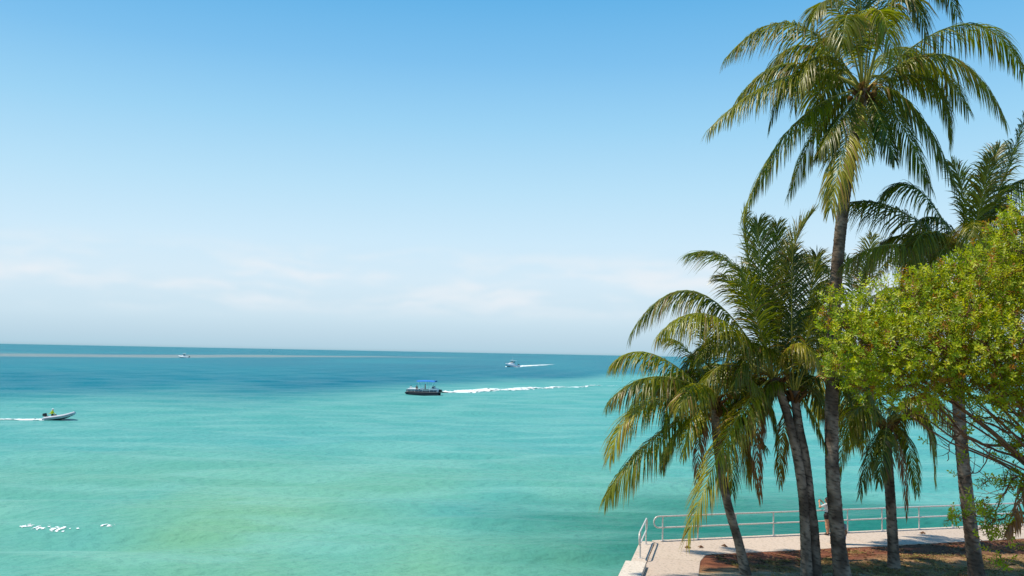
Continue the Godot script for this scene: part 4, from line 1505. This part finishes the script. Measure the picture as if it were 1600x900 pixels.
func standing(look: Dictionary, arms: String, cell: float) -> Shape:
	var j := {
		"pelvis": Vector3(0, 0.90, 0), "waist": Vector3(0, 1.03, 0.01), "chest": Vector3(0, 1.24, 0), "neck": Vector3(0, 1.42, 0.0), "head": Vector3(0, 1.52, 0.025), "face": Vector3(0, 0.05, 1).normalized(),
		"hip_l": Vector3(-0.085, 0.86, 0), "hip_r": Vector3(0.085, 0.86, 0), "knee_l": Vector3(-0.10, 0.47, 0.035), "knee_r": Vector3(0.10, 0.47, -0.03), "ankle_l": Vector3(-0.12, 0.085, 0.04), "ankle_r": Vector3(0.12, 0.085, -0.10), "toe_l": Vector3(-0.13, 0.03, 0.19), "toe_r": Vector3(0.14, 0.03, 0.05),
		"sho_l": Vector3(-0.165, 1.345, 0), "sho_r": Vector3(0.165, 1.345, 0),
	}
	if arms == "camera":
		j.merge({"elbow_l": Vector3(-0.22, 1.22, 0.24), "elbow_r": Vector3(0.22, 1.22, 0.24), "wrist_l": Vector3(-0.10, 1.42, 0.36), "wrist_r": Vector3(0.10, 1.42, 0.36), "palm_l": Vector3(1, 0, 0.3), "palm_r": Vector3(-1, 0, 0.3)})
	else:
		j.merge({"elbow_l": Vector3(-0.22, 1.07, -0.03), "elbow_r": Vector3(0.22, 1.07, -0.03), "wrist_l": Vector3(-0.22, 0.83, 0.05), "wrist_r": Vector3(0.22, 0.83, 0.05), "palm_l": Vector3(1, 0, 0), "palm_r": Vector3(-1, 0, 0)})
	return person_shape(j, look, cell)


func seated(look: Dictionary, reach: float) -> Shape:
	# sits on y = 0 with the feet below and in front
	var j := {
		"pelvis": Vector3(0, 0.12, 0), "waist": Vector3(0, 0.26, -0.02), "chest": Vector3(0, 0.48, 0.0), "neck": Vector3(0, 0.65, 0.02), "head": Vector3(0, 0.75, 0.05), "face": Vector3(0, 0, 1),
		"hip_l": Vector3(-0.09, 0.11, 0.02), "hip_r": Vector3(0.09, 0.11, 0.02), "knee_l": Vector3(-0.14, 0.12, 0.42), "knee_r": Vector3(0.14, 0.12, 0.42), "ankle_l": Vector3(-0.13, -0.28, 0.40), "ankle_r": Vector3(0.13, -0.28, 0.44), "toe_l": Vector3(-0.14, -0.33, 0.56), "toe_r": Vector3(0.14, -0.33, 0.60),
		"sho_l": Vector3(-0.18, 0.575, 0), "sho_r": Vector3(0.18, 0.575, 0), "elbow_l": Vector3(-0.25, 0.33, 0.05 + reach * -0.2), "elbow_r": Vector3(0.25, 0.33, 0.10), "wrist_l": Vector3(-0.22, 0.27 + reach * 0.02, 0.28 - reach * 0.6), "wrist_r": Vector3(0.16, 0.24, 0.32), "palm_l": Vector3(0, -1, 0), "palm_r": Vector3(0, -1, 0),
	}
	return person_shape(j, look, 0.026)


func build_people() -> void:
	var skin := hexl("c08c6c")
	var look := {"skin": skin, "arm": skin, "leg": skin, "upper": hexl("c9cbd0"), "lower": hexl("2a2326"), "hair": hexl("2b1c17"), "shoe": hexl("2c2828"), "hem": 0.32, "sleeve": 0.45}
	var p := base("person", Vector3(14.62, TOP + 0.004, -41.6), deg_to_rad(-148.0))
	tag(p, "person with long dark hair and dark shorts photographing the sea at the railing", "person")
	var s := standing(look, "camera", 0.016)
	put(s, "body", M["skin and cloth"], p)
	var hs := Shape.new()
	var hb := []
	for k in 5:
		var x := -0.07 + 0.035 * k
		hb.append([Vector3(x, 1.60, -0.05), Vector3(x * 1.15, 1.38, -0.105), 0.045, 0.042, look.hair])
		hb.append([Vector3(x * 1.15, 1.38, -0.105), Vector3(x * 1.0, 1.12, -0.125), 0.042, 0.02, look.hair])
	flesh(hb, 0.012, 0.02, hs)
	put(hs, "hair", M["hair"], p)
	var ph := Shape.new()
	ph.box(Vector3(0, 0, 0), Vector3(0.15, 0.078, 0.011), hexl("e6e6ea"), Basis.IDENTITY, 0.003)
	var pos := Vector3(0, 1.505, 0.44)
	var phone := base("phone", p.position + p.basis * pos, p.rotation.y)
	tag(phone, "pale phone held up in both hands by the person at the railing", "phone")
	put(ph, "case", M["gloss paint"], phone)
	var sc := Shape.new()
	sc.box(Vector3(0, 0, -0.007), Vector3(0.138, 0.068, 0.002), hexl("1a2024"))
	put(sc, "screen", M["gloss paint"], phone)

	var look2 := {"skin": skin, "arm": skin, "leg": hexl("b98a6e"), "upper": hexl("8c8c92"), "lower": hexl("5d86c4"), "hair": hexl("5a3c2a"), "shoe": hexl("d8d8d8"), "hem": 0.8, "sleeve": 0.5}
	var q := base("person", Vector3(13.42, SOIL + 0.02, -36.6), deg_to_rad(200.0))
	tag(q, "person in grey top and blue shorts half hidden behind the tallest palm's trunk", "person")
	put(standing(look2, "down", 0.022), "body", M["skin and cloth"], q)


# ---------------------------------------------------------------- boats
func hull_ring(x: float, half: float, keel: float, chine: float, sheer: float) -> Array:
	return [Vector3(x, keel, 0), Vector3(x, chine, half * 0.82), Vector3(x, sheer, half), Vector3(x, sheer - 0.02, half * 0.86), Vector3(x, sheer - 0.02, -half * 0.86), Vector3(x, sheer, -half), Vector3(x, chine, -half * 0.82)]


func outboard(root: Node3D, at: Vector3, sc: float, cowl: Color) -> void:
	var m := Shape.new()
	m.loft([[Vector3(-0.24, 0.0, -0.13), Vector3(-0.24, 0.0, 0.13), Vector3(0.22, 0.0, 0.13), Vector3(0.22, 0.0, -0.13)].map(func(p): return at + p * sc), [Vector3(-0.3, 0.2, -0.17), Vector3(-0.3, 0.2, 0.17), Vector3(0.26, 0.2, 0.17), Vector3(0.26, 0.2, -0.17)].map(func(p): return at + p * sc), [Vector3(-0.24, 0.42, -0.13), Vector3(-0.24, 0.42, 0.13), Vector3(0.2, 0.45, 0.13), Vector3(0.2, 0.45, -0.13)].map(func(p): return at + p * sc)], cowl)
	var o := put(m, "outboard_motor", M["gloss paint"], root)
	var l := Shape.new()
	l.box(at + Vector3(0, -0.35, 0) * sc, Vector3(0.16, 0.7, 0.09) * sc, hexl("1c1e20"), Basis.IDENTITY, 0.015)
	put(l, "leg", M["gloss paint"], o)


func build_pontoon() -> void:
	var root := base("pontoon_boat", PONTOON_AT, deg_to_rad(180.0 - 9.0))
	tag(root, "dark blue pontoon boat under a blue canopy, carrying passengers", "boat")
	for sd in [-0.92, 0.92]:
		var t := Shape.new()
		t.tube(PackedVector3Array([Vector3(-3.5, 0.12, sd), Vector3(2.6, 0.12, sd), Vector3(3.3, 0.2, sd), Vector3(3.75, 0.42, sd)]), PackedFloat32Array([0.33, 0.33, 0.27, 0.06]), 14, hexl("1c2a33"))
		put(t, "pontoon", M["rubber"], root)
	var dk := Shape.new()
	dk.box(Vector3(0, 0.52, 0), Vector3(7.1, 0.14, 2.45), hexl("3a4650"), Basis.IDENTITY, 0.03)
	put(dk, "deck", M["gloss paint"], root)
	var navy := hexl("1d2f45")
	var white := hexl("eceef0")
	for sd in [-1.18, 1.18]:
		for k in 4:
			var x := -2.5 + k * 1.62
			var pn := Shape.new()
			pn.box(Vector3(x, 0.83, sd), Vector3(1.52, 0.46, 0.03), navy, Basis.IDENTITY, 0.008)
			var po := put(pn, "side_panel", M["gloss paint"], root)
			var st := Shape.new()
			st.box(Vector3(x, 0.92, sd + signf(sd) * 0.018), Vector3(1.5, 0.07, 0.006), white if k % 2 else hexl("9fb4c6"))
			put(st, "stripe", M["gloss paint"], po)
		var rl := Shape.new()
		rl.tube(PackedVector3Array([Vector3(-3.4, 1.2, sd), Vector3(3.2, 1.2, sd), Vector3(3.4, 1.1, sd * 0.93)]), PackedFloat32Array([0.025, 0.025, 0.025]), 6, white)
		for k in 9:
			rl.tube(PackedVector3Array([Vector3(-3.4 + k * 0.82, 0.55, sd), Vector3(-3.4 + k * 0.82, 1.2, sd)]), PackedFloat32Array([0.02, 0.02]), 6, white)
		put(rl, "rail", M["gloss paint"], root)
	var fr := Shape.new()
	fr.box(Vector3(3.38, 0.83, 0), Vector3(0.03, 0.46, 2.1), navy, Basis.IDENTITY, 0.008)
	put(fr, "front_panel", M["gloss paint"], root)
	for q in [[2.2, 0.75], [2.2, -0.75], [-2.3, 0.75], [-2.3, -0.75]]:
		var b := Shape.new()
		b.box(Vector3(q[0], 0.80, q[1]), Vector3(1.7, 0.42, 0.62), white, Basis.IDENTITY, 0.05)
		b.box(Vector3(q[0], 1.12, q[1] + signf(q[1]) * 0.25), Vector3(1.7, 0.42, 0.14), white, Basis.IDENTITY, 0.05)
		put(b, "bench", M["gloss paint"], root)
	var cs := Shape.new()
	cs.box(Vector3(0.1, 1.02, -0.62), Vector3(0.6, 0.86, 0.75), white, Basis.IDENTITY, 0.06)
	put(cs, "console", M["gloss paint"], root)
	var cv := Shape.new()
	var rings := []
	for k in 9:
		var u := k / 8.0
		var x := lerpf(-2.75, 1.15, u)
		var y := 3.02 + 0.10 * sin(PI * u) - 0.05 * absf(sin(u * PI * 3.0))
		var ring := []
		for j in 9:
			var w := j / 4.0 - 1.0
			ring.append(Vector3(x, y - 0.14 * w * w, w * 1.2))
		for j in range(8, -1, -1):
			var w := j / 4.0 - 1.0
			ring.append(Vector3(x, y - 0.14 * w * w - 0.05, w * 1.2))
		ring[9] += Vector3(0, -0.13, 0)
		ring[17] += Vector3(0, -0.13, 0)
		rings.append(ring)
	cv.loft(rings, hexl("2f78c4"))
	put(cv, "canopy", M["skin and cloth"], root)
	for q in [[-2.6, 1.12, -1.9], [-2.6, -1.12, -1.9], [1.0, 1.12, 0.3], [1.0, -1.12, 0.3], [-0.8, 1.14, -0.9], [-0.8, -1.14, -0.9]]:
		var po := Shape.new()
		po.tube(PackedVector3Array([Vector3(q[2], 1.2, q[1] * 1.04), Vector3(q[0], 2.92, q[1])]), PackedFloat32Array([0.022, 0.022]), 6, white)
		put(po, "canopy_pole", M["gloss paint"], root)
	outboard(root, Vector3(-3.75, 0.62, 0), 1.25, hexl("202428"))
	var looks := [["white", "e0e0e0", "3a4a66"], ["black", "23262c", "2f3236"], ["red", "a8382e", "3c3f45"], ["navy", "2a3c66", "8a7a62"], ["pale grey", "b5b8bd", "2c3038"]]
	var spots := [[2.5, -0.72, 0.0], [1.6, 0.72, PI], [-0.6, -0.62, PI / 2], [-2.0, 0.72, PI], [-2.7, -0.72, 0.0]]
	var words := ["passenger in white shirt on the pontoon boat's forward bench", "passenger in black shirt on the pontoon boat's forward bench", "helmsman in red shirt behind the pontoon boat's console", "passenger in navy shirt on the pontoon boat's aft bench", "passenger in grey shirt on the pontoon boat's aft bench"]
	words[2] = "person in red shirt behind the pontoon boat's console"
	for k in 5:
		var look := {"skin": hexl("b98465"), "arm": hexl("b98465"), "leg": hexl("b98465"), "upper": hexl(looks[k][1]), "lower": hexl(looks[k][2]), "hair": hexl("2c2019"), "shoe": hexl("d0d0d0"), "hem": 0.9, "sleeve": 0.5}
		var at := Vector3(spots[k][0], 1.01, spots[k][1])
		var sh: Shape
		if k == 2:
			sh = standing(look, "down", 0.03)
			at.y = 0.59
		else:
			sh = seated(look, 0.0)
		var p := base("person", root.position + root.basis * at, root.rotation.y + spots[k][2])
		tag(p, words[k], "person", "passengers on the pontoon boat")
		put(sh, "body", M["skin and cloth"], p)


func build_dinghy() -> void:
	var root := base("inflatable_dinghy", DINGHY_AT, deg_to_rad(4.0))
	root.rotation.z = deg_to_rad(8.0)
	root.position.y = 0.12
	tag(root, "small grey inflatable dinghy with black outboard lifting its bow", "boat")
	for sd in [-1.0, 1.0]:
		var t := Shape.new()
		t.tube(PackedVector3Array([Vector3(-1.75, 0.16, sd * 0.62), Vector3(-1.45, 0.16, sd * 0.62), Vector3(0.6, 0.18, sd * 0.62), Vector3(1.3, 0.26, sd * 0.45), Vector3(1.75, 0.38, sd * 0.16), Vector3(1.86, 0.41, 0)]), PackedFloat32Array([0.09, 0.22, 0.22, 0.215, 0.2, 0.19]), 14, hexl("b9bcc2"))
		var o := put(t, "side_tube", M["rubber"], root)
		var st := Shape.new()
		st.tube(PackedVector3Array([Vector3(-1.4, 0.14, sd * 0.835), Vector3(0.6, 0.16, sd * 0.835), Vector3(1.35, 0.25, sd * 0.655), Vector3(1.85, 0.34, sd * 0.30)]), PackedFloat32Array([0.03, 0.03, 0.03, 0.03]), 6, hexl("2a2c30"))
		put(st, "rubbing_strake", M["rubber"], o)
	var hl := Shape.new()
	hl.loft([hull_ring(-1.45, 0.55, -0.16, -0.02, 0.12), hull_ring(0.4, 0.55, -0.18, -0.02, 0.12), hull_ring(1.2, 0.42, -0.05, 0.05, 0.16), hull_ring(1.78, 0.12, 0.24, 0.26, 0.3)], hexl("4a4d52"))
	put(hl, "hull", M["gloss paint"], root)
	var tr := Shape.new()
	tr.box(Vector3(-1.42, 0.24, 0), Vector3(0.06, 0.46, 0.86), hexl("303338"), Basis.IDENTITY, 0.01)
	put(tr, "transom", M["gloss paint"], root)
	var se := Shape.new()
	se.box(Vector3(-0.75, 0.34, 0), Vector3(0.28, 0.05, 0.98), hexl("6b6e72"), Basis.IDENTITY, 0.01)
	put(se, "thwart", M["gloss paint"], root)
	outboard(root, Vector3(-1.62, 0.45, 0), 0.85, hexl("17191c"))
	var look := {"skin": hexl("b98465"), "arm": hexl("d6d82e"), "leg": hexl("33302f"), "upper": hexl("dfe22c"), "lower": hexl("33302f"), "hair": hexl("3a2c22"), "shoe": hexl("303030"), "hem": 0.9, "sleeve": 0.9, "cap": hexl("eef0f2")}
	var p := base("person", root.position + root.basis * Vector3(-0.78, 0.37, 0.0), root.rotation.y + PI / 2)
	tag(p, "person in yellow jacket and white cap steering the inflatable dinghy", "person")
	put(seated(look, 1.0), "body", M["skin and cloth"], p)


func build_cruiser(at: Vector3, turn: float, label: String, sc: float, top_col: Color) -> void:
	var root := base("motorboat", at, turn)
	root.rotation.z = deg_to_rad(3.0)
	root.scale = Vector3.ONE * sc
	tag(root, label, "boat")
	var white := hexl("e4e7ea")
	var h := Shape.new()
	h.loft([hull_ring(-4.0, 1.35, -0.3, 0.1, 0.95), hull_ring(-1.0, 1.45, -0.35, 0.1, 1.05), hull_ring(1.8, 1.3, -0.3, 0.2, 1.2), hull_ring(3.4, 0.7, -0.05, 0.5, 1.4), hull_ring(4.3, 0.08, 0.9, 1.2, 1.52)], white)
	put(h, "hull", M["gloss paint"], root)
	var bt := Shape.new()
	bt.loft([hull_ring(-4.02, 1.2, -0.42, -0.1, 0.16), hull_ring(0.0, 1.28, -0.45, -0.1, 0.16), hull_ring(2.6, 0.82, -0.3, 0.0, 0.2)], hexl("5d5a55"))
	put(bt, "bottom_paint", M["gloss paint"], root)
	var cb := Shape.new()
	cb.loft([[Vector3(-0.6, 1.0, -1.0), Vector3(-0.6, 1.0, 1.0), Vector3(-0.6, 1.9, 0.85), Vector3(-0.6, 1.9, -0.85)], [Vector3(0.9, 1.1, -1.0), Vector3(0.9, 1.1, 1.0), Vector3(0.6, 1.9, 0.8), Vector3(0.6, 1.9, -0.8)], [Vector3(2.6, 1.25, -0.6), Vector3(2.6, 1.25, 0.6), Vector3(2.2, 1.4, 0.55), Vector3(2.2, 1.4, -0.55)]], white)
	put(cb, "cabin", M["gloss paint"], root)
	var ws := Shape.new()
	ws.loft([[Vector3(0.62, 1.92, -0.85), Vector3(0.62, 1.92, 0.85), Vector3(0.58, 1.92, 0.85), Vector3(0.58, 1.92, -0.85)], [Vector3(0.1, 2.5, -0.8), Vector3(0.1, 2.5, 0.8), Vector3(0.06, 2.5, 0.8), Vector3(0.06, 2.5, -0.8)]], hexl("11181c"))
	for sd in [-1.0, 1.0]:
		ws.box(Vector3(-0.25, 2.2, sd * 0.84), Vector3(0.9, 0.5, 0.03), hexl("11181c"))
	put(ws, "windscreen", M["gloss paint"], root)
	var tp := Shape.new()
	tp.box(Vector3(-0.7, 3.0, 0), Vector3(2.4, 0.12, 2.0), top_col, Basis.IDENTITY, 0.05)
	put(tp, "hardtop", M["gloss paint"], root)
	for q in [[0.2, 0.85], [0.2, -0.85], [-1.7, 0.85], [-1.7, -0.85]]:
		var po := Shape.new()
		po.tube(PackedVector3Array([Vector3(q[0], 1.1, q[1] * 1.1), Vector3(q[0], 2.96, q[1])]), PackedFloat32Array([0.035, 0.035]), 6, white)
		put(po, "top_post", M["gloss paint"], root)
	var an := Shape.new()
	an.tube(PackedVector3Array([Vector3(-0.4, 3.05, 0.4), Vector3(-0.7, 5.2, 0.4)]), PackedFloat32Array([0.03, 0.015]), 5, white)
	put(an, "antenna", M["gloss paint"], root)
	outboard(root, Vector3(-4.25, 0.8, 0.0), 1.5, hexl("20242a"))


func build_boats() -> void:
	build_pontoon()
	build_dinghy()
	build_cruiser(CRUISER_AT, deg_to_rad(225.0), "white motorboat with pale hardtop throwing a long wake far out", 1.45, hexl("e0e4e8"))
	build_cruiser(FAR_CRUISER_AT, deg_to_rad(176.0), "white motorboat with dark blue top drifting by the sand bar", 1.1, hexl("1c3f5e"))
	var b := base("channel_marker", BUOY_AT)
	tag(b, "tiny white channel marker post standing far out near the horizon", "marker")
	var po := Shape.new()
	po.tube(PackedVector3Array([Vector3(0, -1, 0), Vector3(0, 5.0, 0)]), PackedFloat32Array([0.35, 0.3]), 8, hexl("dfe3e6"))
	put(po, "post", M["gloss paint"], b)
	var bd := Shape.new()
	bd.box(Vector3(0, 5.6, 0), Vector3(2.2, 2.0, 0.4), hexl("eef0f0"), Basis.IDENTITY, 0.05)
	put(bd, "day_board", M["gloss paint"], b)
	var names := ["white wake foaming behind the pontoon boat", "thin white wake behind the inflatable dinghy", "white wake of the far motorboat with the pale hardtop"]
	for k in 3:
		var hi: float = [0.6, 0.25, 0.8][k]
		tag(put(foam_strip(WAKES[k][0], WAKES[k][1], hi, -0.05, 300 + k), "wake_foam", M["foam"]), names[k], "wake", "", "stuff")
	# bow spray of the far motorboat and the wash along the pontoon boat
	var d := Vector3(cos(deg_to_rad(200.0)), 0, -sin(deg_to_rad(200.0)))
	tag(put(foam_strip([CRUISER_AT + d * 4.6, CRUISER_AT + d * 1.0 + Vector3(0, 0, 2.0), CRUISER_AT - d * 6.0 + Vector3(0, 0, 3.0)], [0.6, 1.2, 2.0], 0.7, 0.1, 310), "bow_spray", M["foam"]), "white bow spray beside the far motorboat's hull", "spray", "", "stuff")
	# small breakers over the shallows
	for q in [[Vector3(-24.1, 0, -46.1), 1.0, 0.2], [Vector3(-23.2, 0, -45.9), 1.25, 0.26], [Vector3(-22.2, 0, -45.7), 1.3, 0.18], [Vector3(-20.2, 0, -46.5), 0.95, 0.2], [Vector3(-24.6, 0, -43.0), 1.2, 0.14]]:
		var p: Vector3 = q[0]
		var ln: float = q[1]
		tag(put(foam_strip([p + Vector3(-0.5, 0, 0.1) * ln, p, p + Vector3(0.55, 0, -0.15) * ln], [0.2 * ln, 0.42 * ln, 0.2 * ln], 0.02, q[2] - 0.6, int(320 + p.x * 7.0), 3.2, 0.05), "breaker_foam", M["foam"]), "small white breaker over the shallows", "foam", "breakers over the shallows", "stuff")


func build_materials() -> void:
	var leaf := mat("palm leaf", Color.WHITE, 0.33, true, 0.55)
	leaf.backlight_enabled = true
	leaf.backlight = Color(0.96, 1.0, 0.5)
	leaf.cull_mode = BaseMaterial3D.CULL_DISABLED
	var bl := mat("broad leaf", Color.WHITE, 0.42, true, 0.5)
	bl.backlight_enabled = true
	bl.backlight = Color(0.98, 1.0, 0.4)
	bl.cull_mode = BaseMaterial3D.CULL_DISABLED
	mat("palm rib", Color.WHITE, 0.5)
	var bark := mat("palm bark", Color.WHITE, 0.95, true, 0.3)
	bark.uv1_triplanar = true
	bark.uv1_scale = Vector3(3.0, 9.0, 3.0)
	bark.albedo_texture = noise_tex(51, 0.03, 512, 5, [[0.0, 0.4, 0.55, 1.0], [Color(0.5, 0.46, 0.42), Color(0.85, 0.82, 0.8), Color(1, 0.98, 0.96), Color(0.78, 0.72, 0.68)]])
	bark.normal_enabled = true
	bark.normal_texture = noise_tex(52, 0.05, 512, 4, null, 4.0)
	var tb := mat("tree bark", Color.WHITE, 0.9, true, 0.3)
	tb.uv1_triplanar = true
	tb.uv1_scale = Vector3.ONE * 6.0
	tb.albedo_texture = bark.albedo_texture
	mat("litter", Color.WHITE, 0.9, true, 0.3).cull_mode = BaseMaterial3D.CULL_DISABLED
	mat("stone", Color.WHITE, 0.55)
	mat("skin and cloth", Color.WHITE, 0.75, true, 0.4)
	mat("hair", Color.WHITE, 0.45)
	mat("gloss paint", Color.WHITE, 0.3)
	mat("rubber", Color.WHITE, 0.6)
	var fm := mat("foam", hexl("dde5e5").linear_to_srgb(), 0.9, false, 0.3)
	fm.cull_mode = BaseMaterial3D.CULL_DISABLED


func _ready() -> void:
	# camera: 8 m above the walk, tilted up a little and rolled about one degree
	var cam := Camera3D.new()
	cam.name = "camera"
	cam.fov = rad_to_deg(2.0 * atan(450.0 / 1400.0))
	cam.near = 0.1
	cam.far = 30000.0
	cam.position = Vector3(0, 9.2, 0)
	cam.basis = Basis(Vector3.RIGHT, atan(101.5 / 1400.0)) * Basis(Vector3.BACK, deg_to_rad(1.10))
	add_child(cam)
	cam.current = true
	var sky := Sky.new()
	var sm := PanoramaSkyMaterial.new()
	sm.panorama = ImageTexture.create_from_image(sky_image())
	sky.sky_material = sm
	var env := Environment.new()
	env.background_mode = Environment.BG_SKY
	env.sky = sky
	env.tonemap_mode = Environment.TONE_MAPPER_LINEAR
	env.tonemap_exposure = 1.04
	env.sdfgi_enabled = true
	env.ssao_enabled = true
	env.ssil_enabled = true
	var we := WorldEnvironment.new()
	we.name = "environment"
	we.environment = env
	add_child(we)
	var sun := DirectionalLight3D.new()
	sun.name = "sun"
	sun.light_energy = 1.6
	sun.light_color = Color(1.0, 0.96, 0.88)
	sun.light_angular_distance = 0.53
	sun.shadow_enabled = true
	add_child(sun)
	sun.look_at_from_position(Vector3.ZERO, Vector3(0.46, -1.0, 0.03))

	build_materials()
	build_sea()
	build_land()
	build_railings()
	build_palm("tall", "tallest coconut palm, bare ringed trunk and coconuts high above every other crown", 11, 9)
	build_palm("twin_a", "twin-stemmed clump's coconut palm with tall upright fronds and a long yellow frond to the paving", 12, 3)
	build_palm("twin_b", "coconut palm of the twin-stemmed clump standing next to the tallest palm's foot", 13, 3)
	build_palm("leaning", "leaning coconut palm at the corner bed, its drooping crown reaching over the water", 14, 2)
	build_palm("short", "shortest coconut palm, straight trunk below a small drooping crown", 15, 2)
	build_palm("right", "thick-trunked coconut palm rising behind the broadleaf tree's branches", 16, 3)
	build_palm("hidden", "coconut palm directly behind the tallest palm's trunk, nearest the railing", 17, 2)
	build_broadleaf()
	build_litter()
	build_boats()
	build_people()
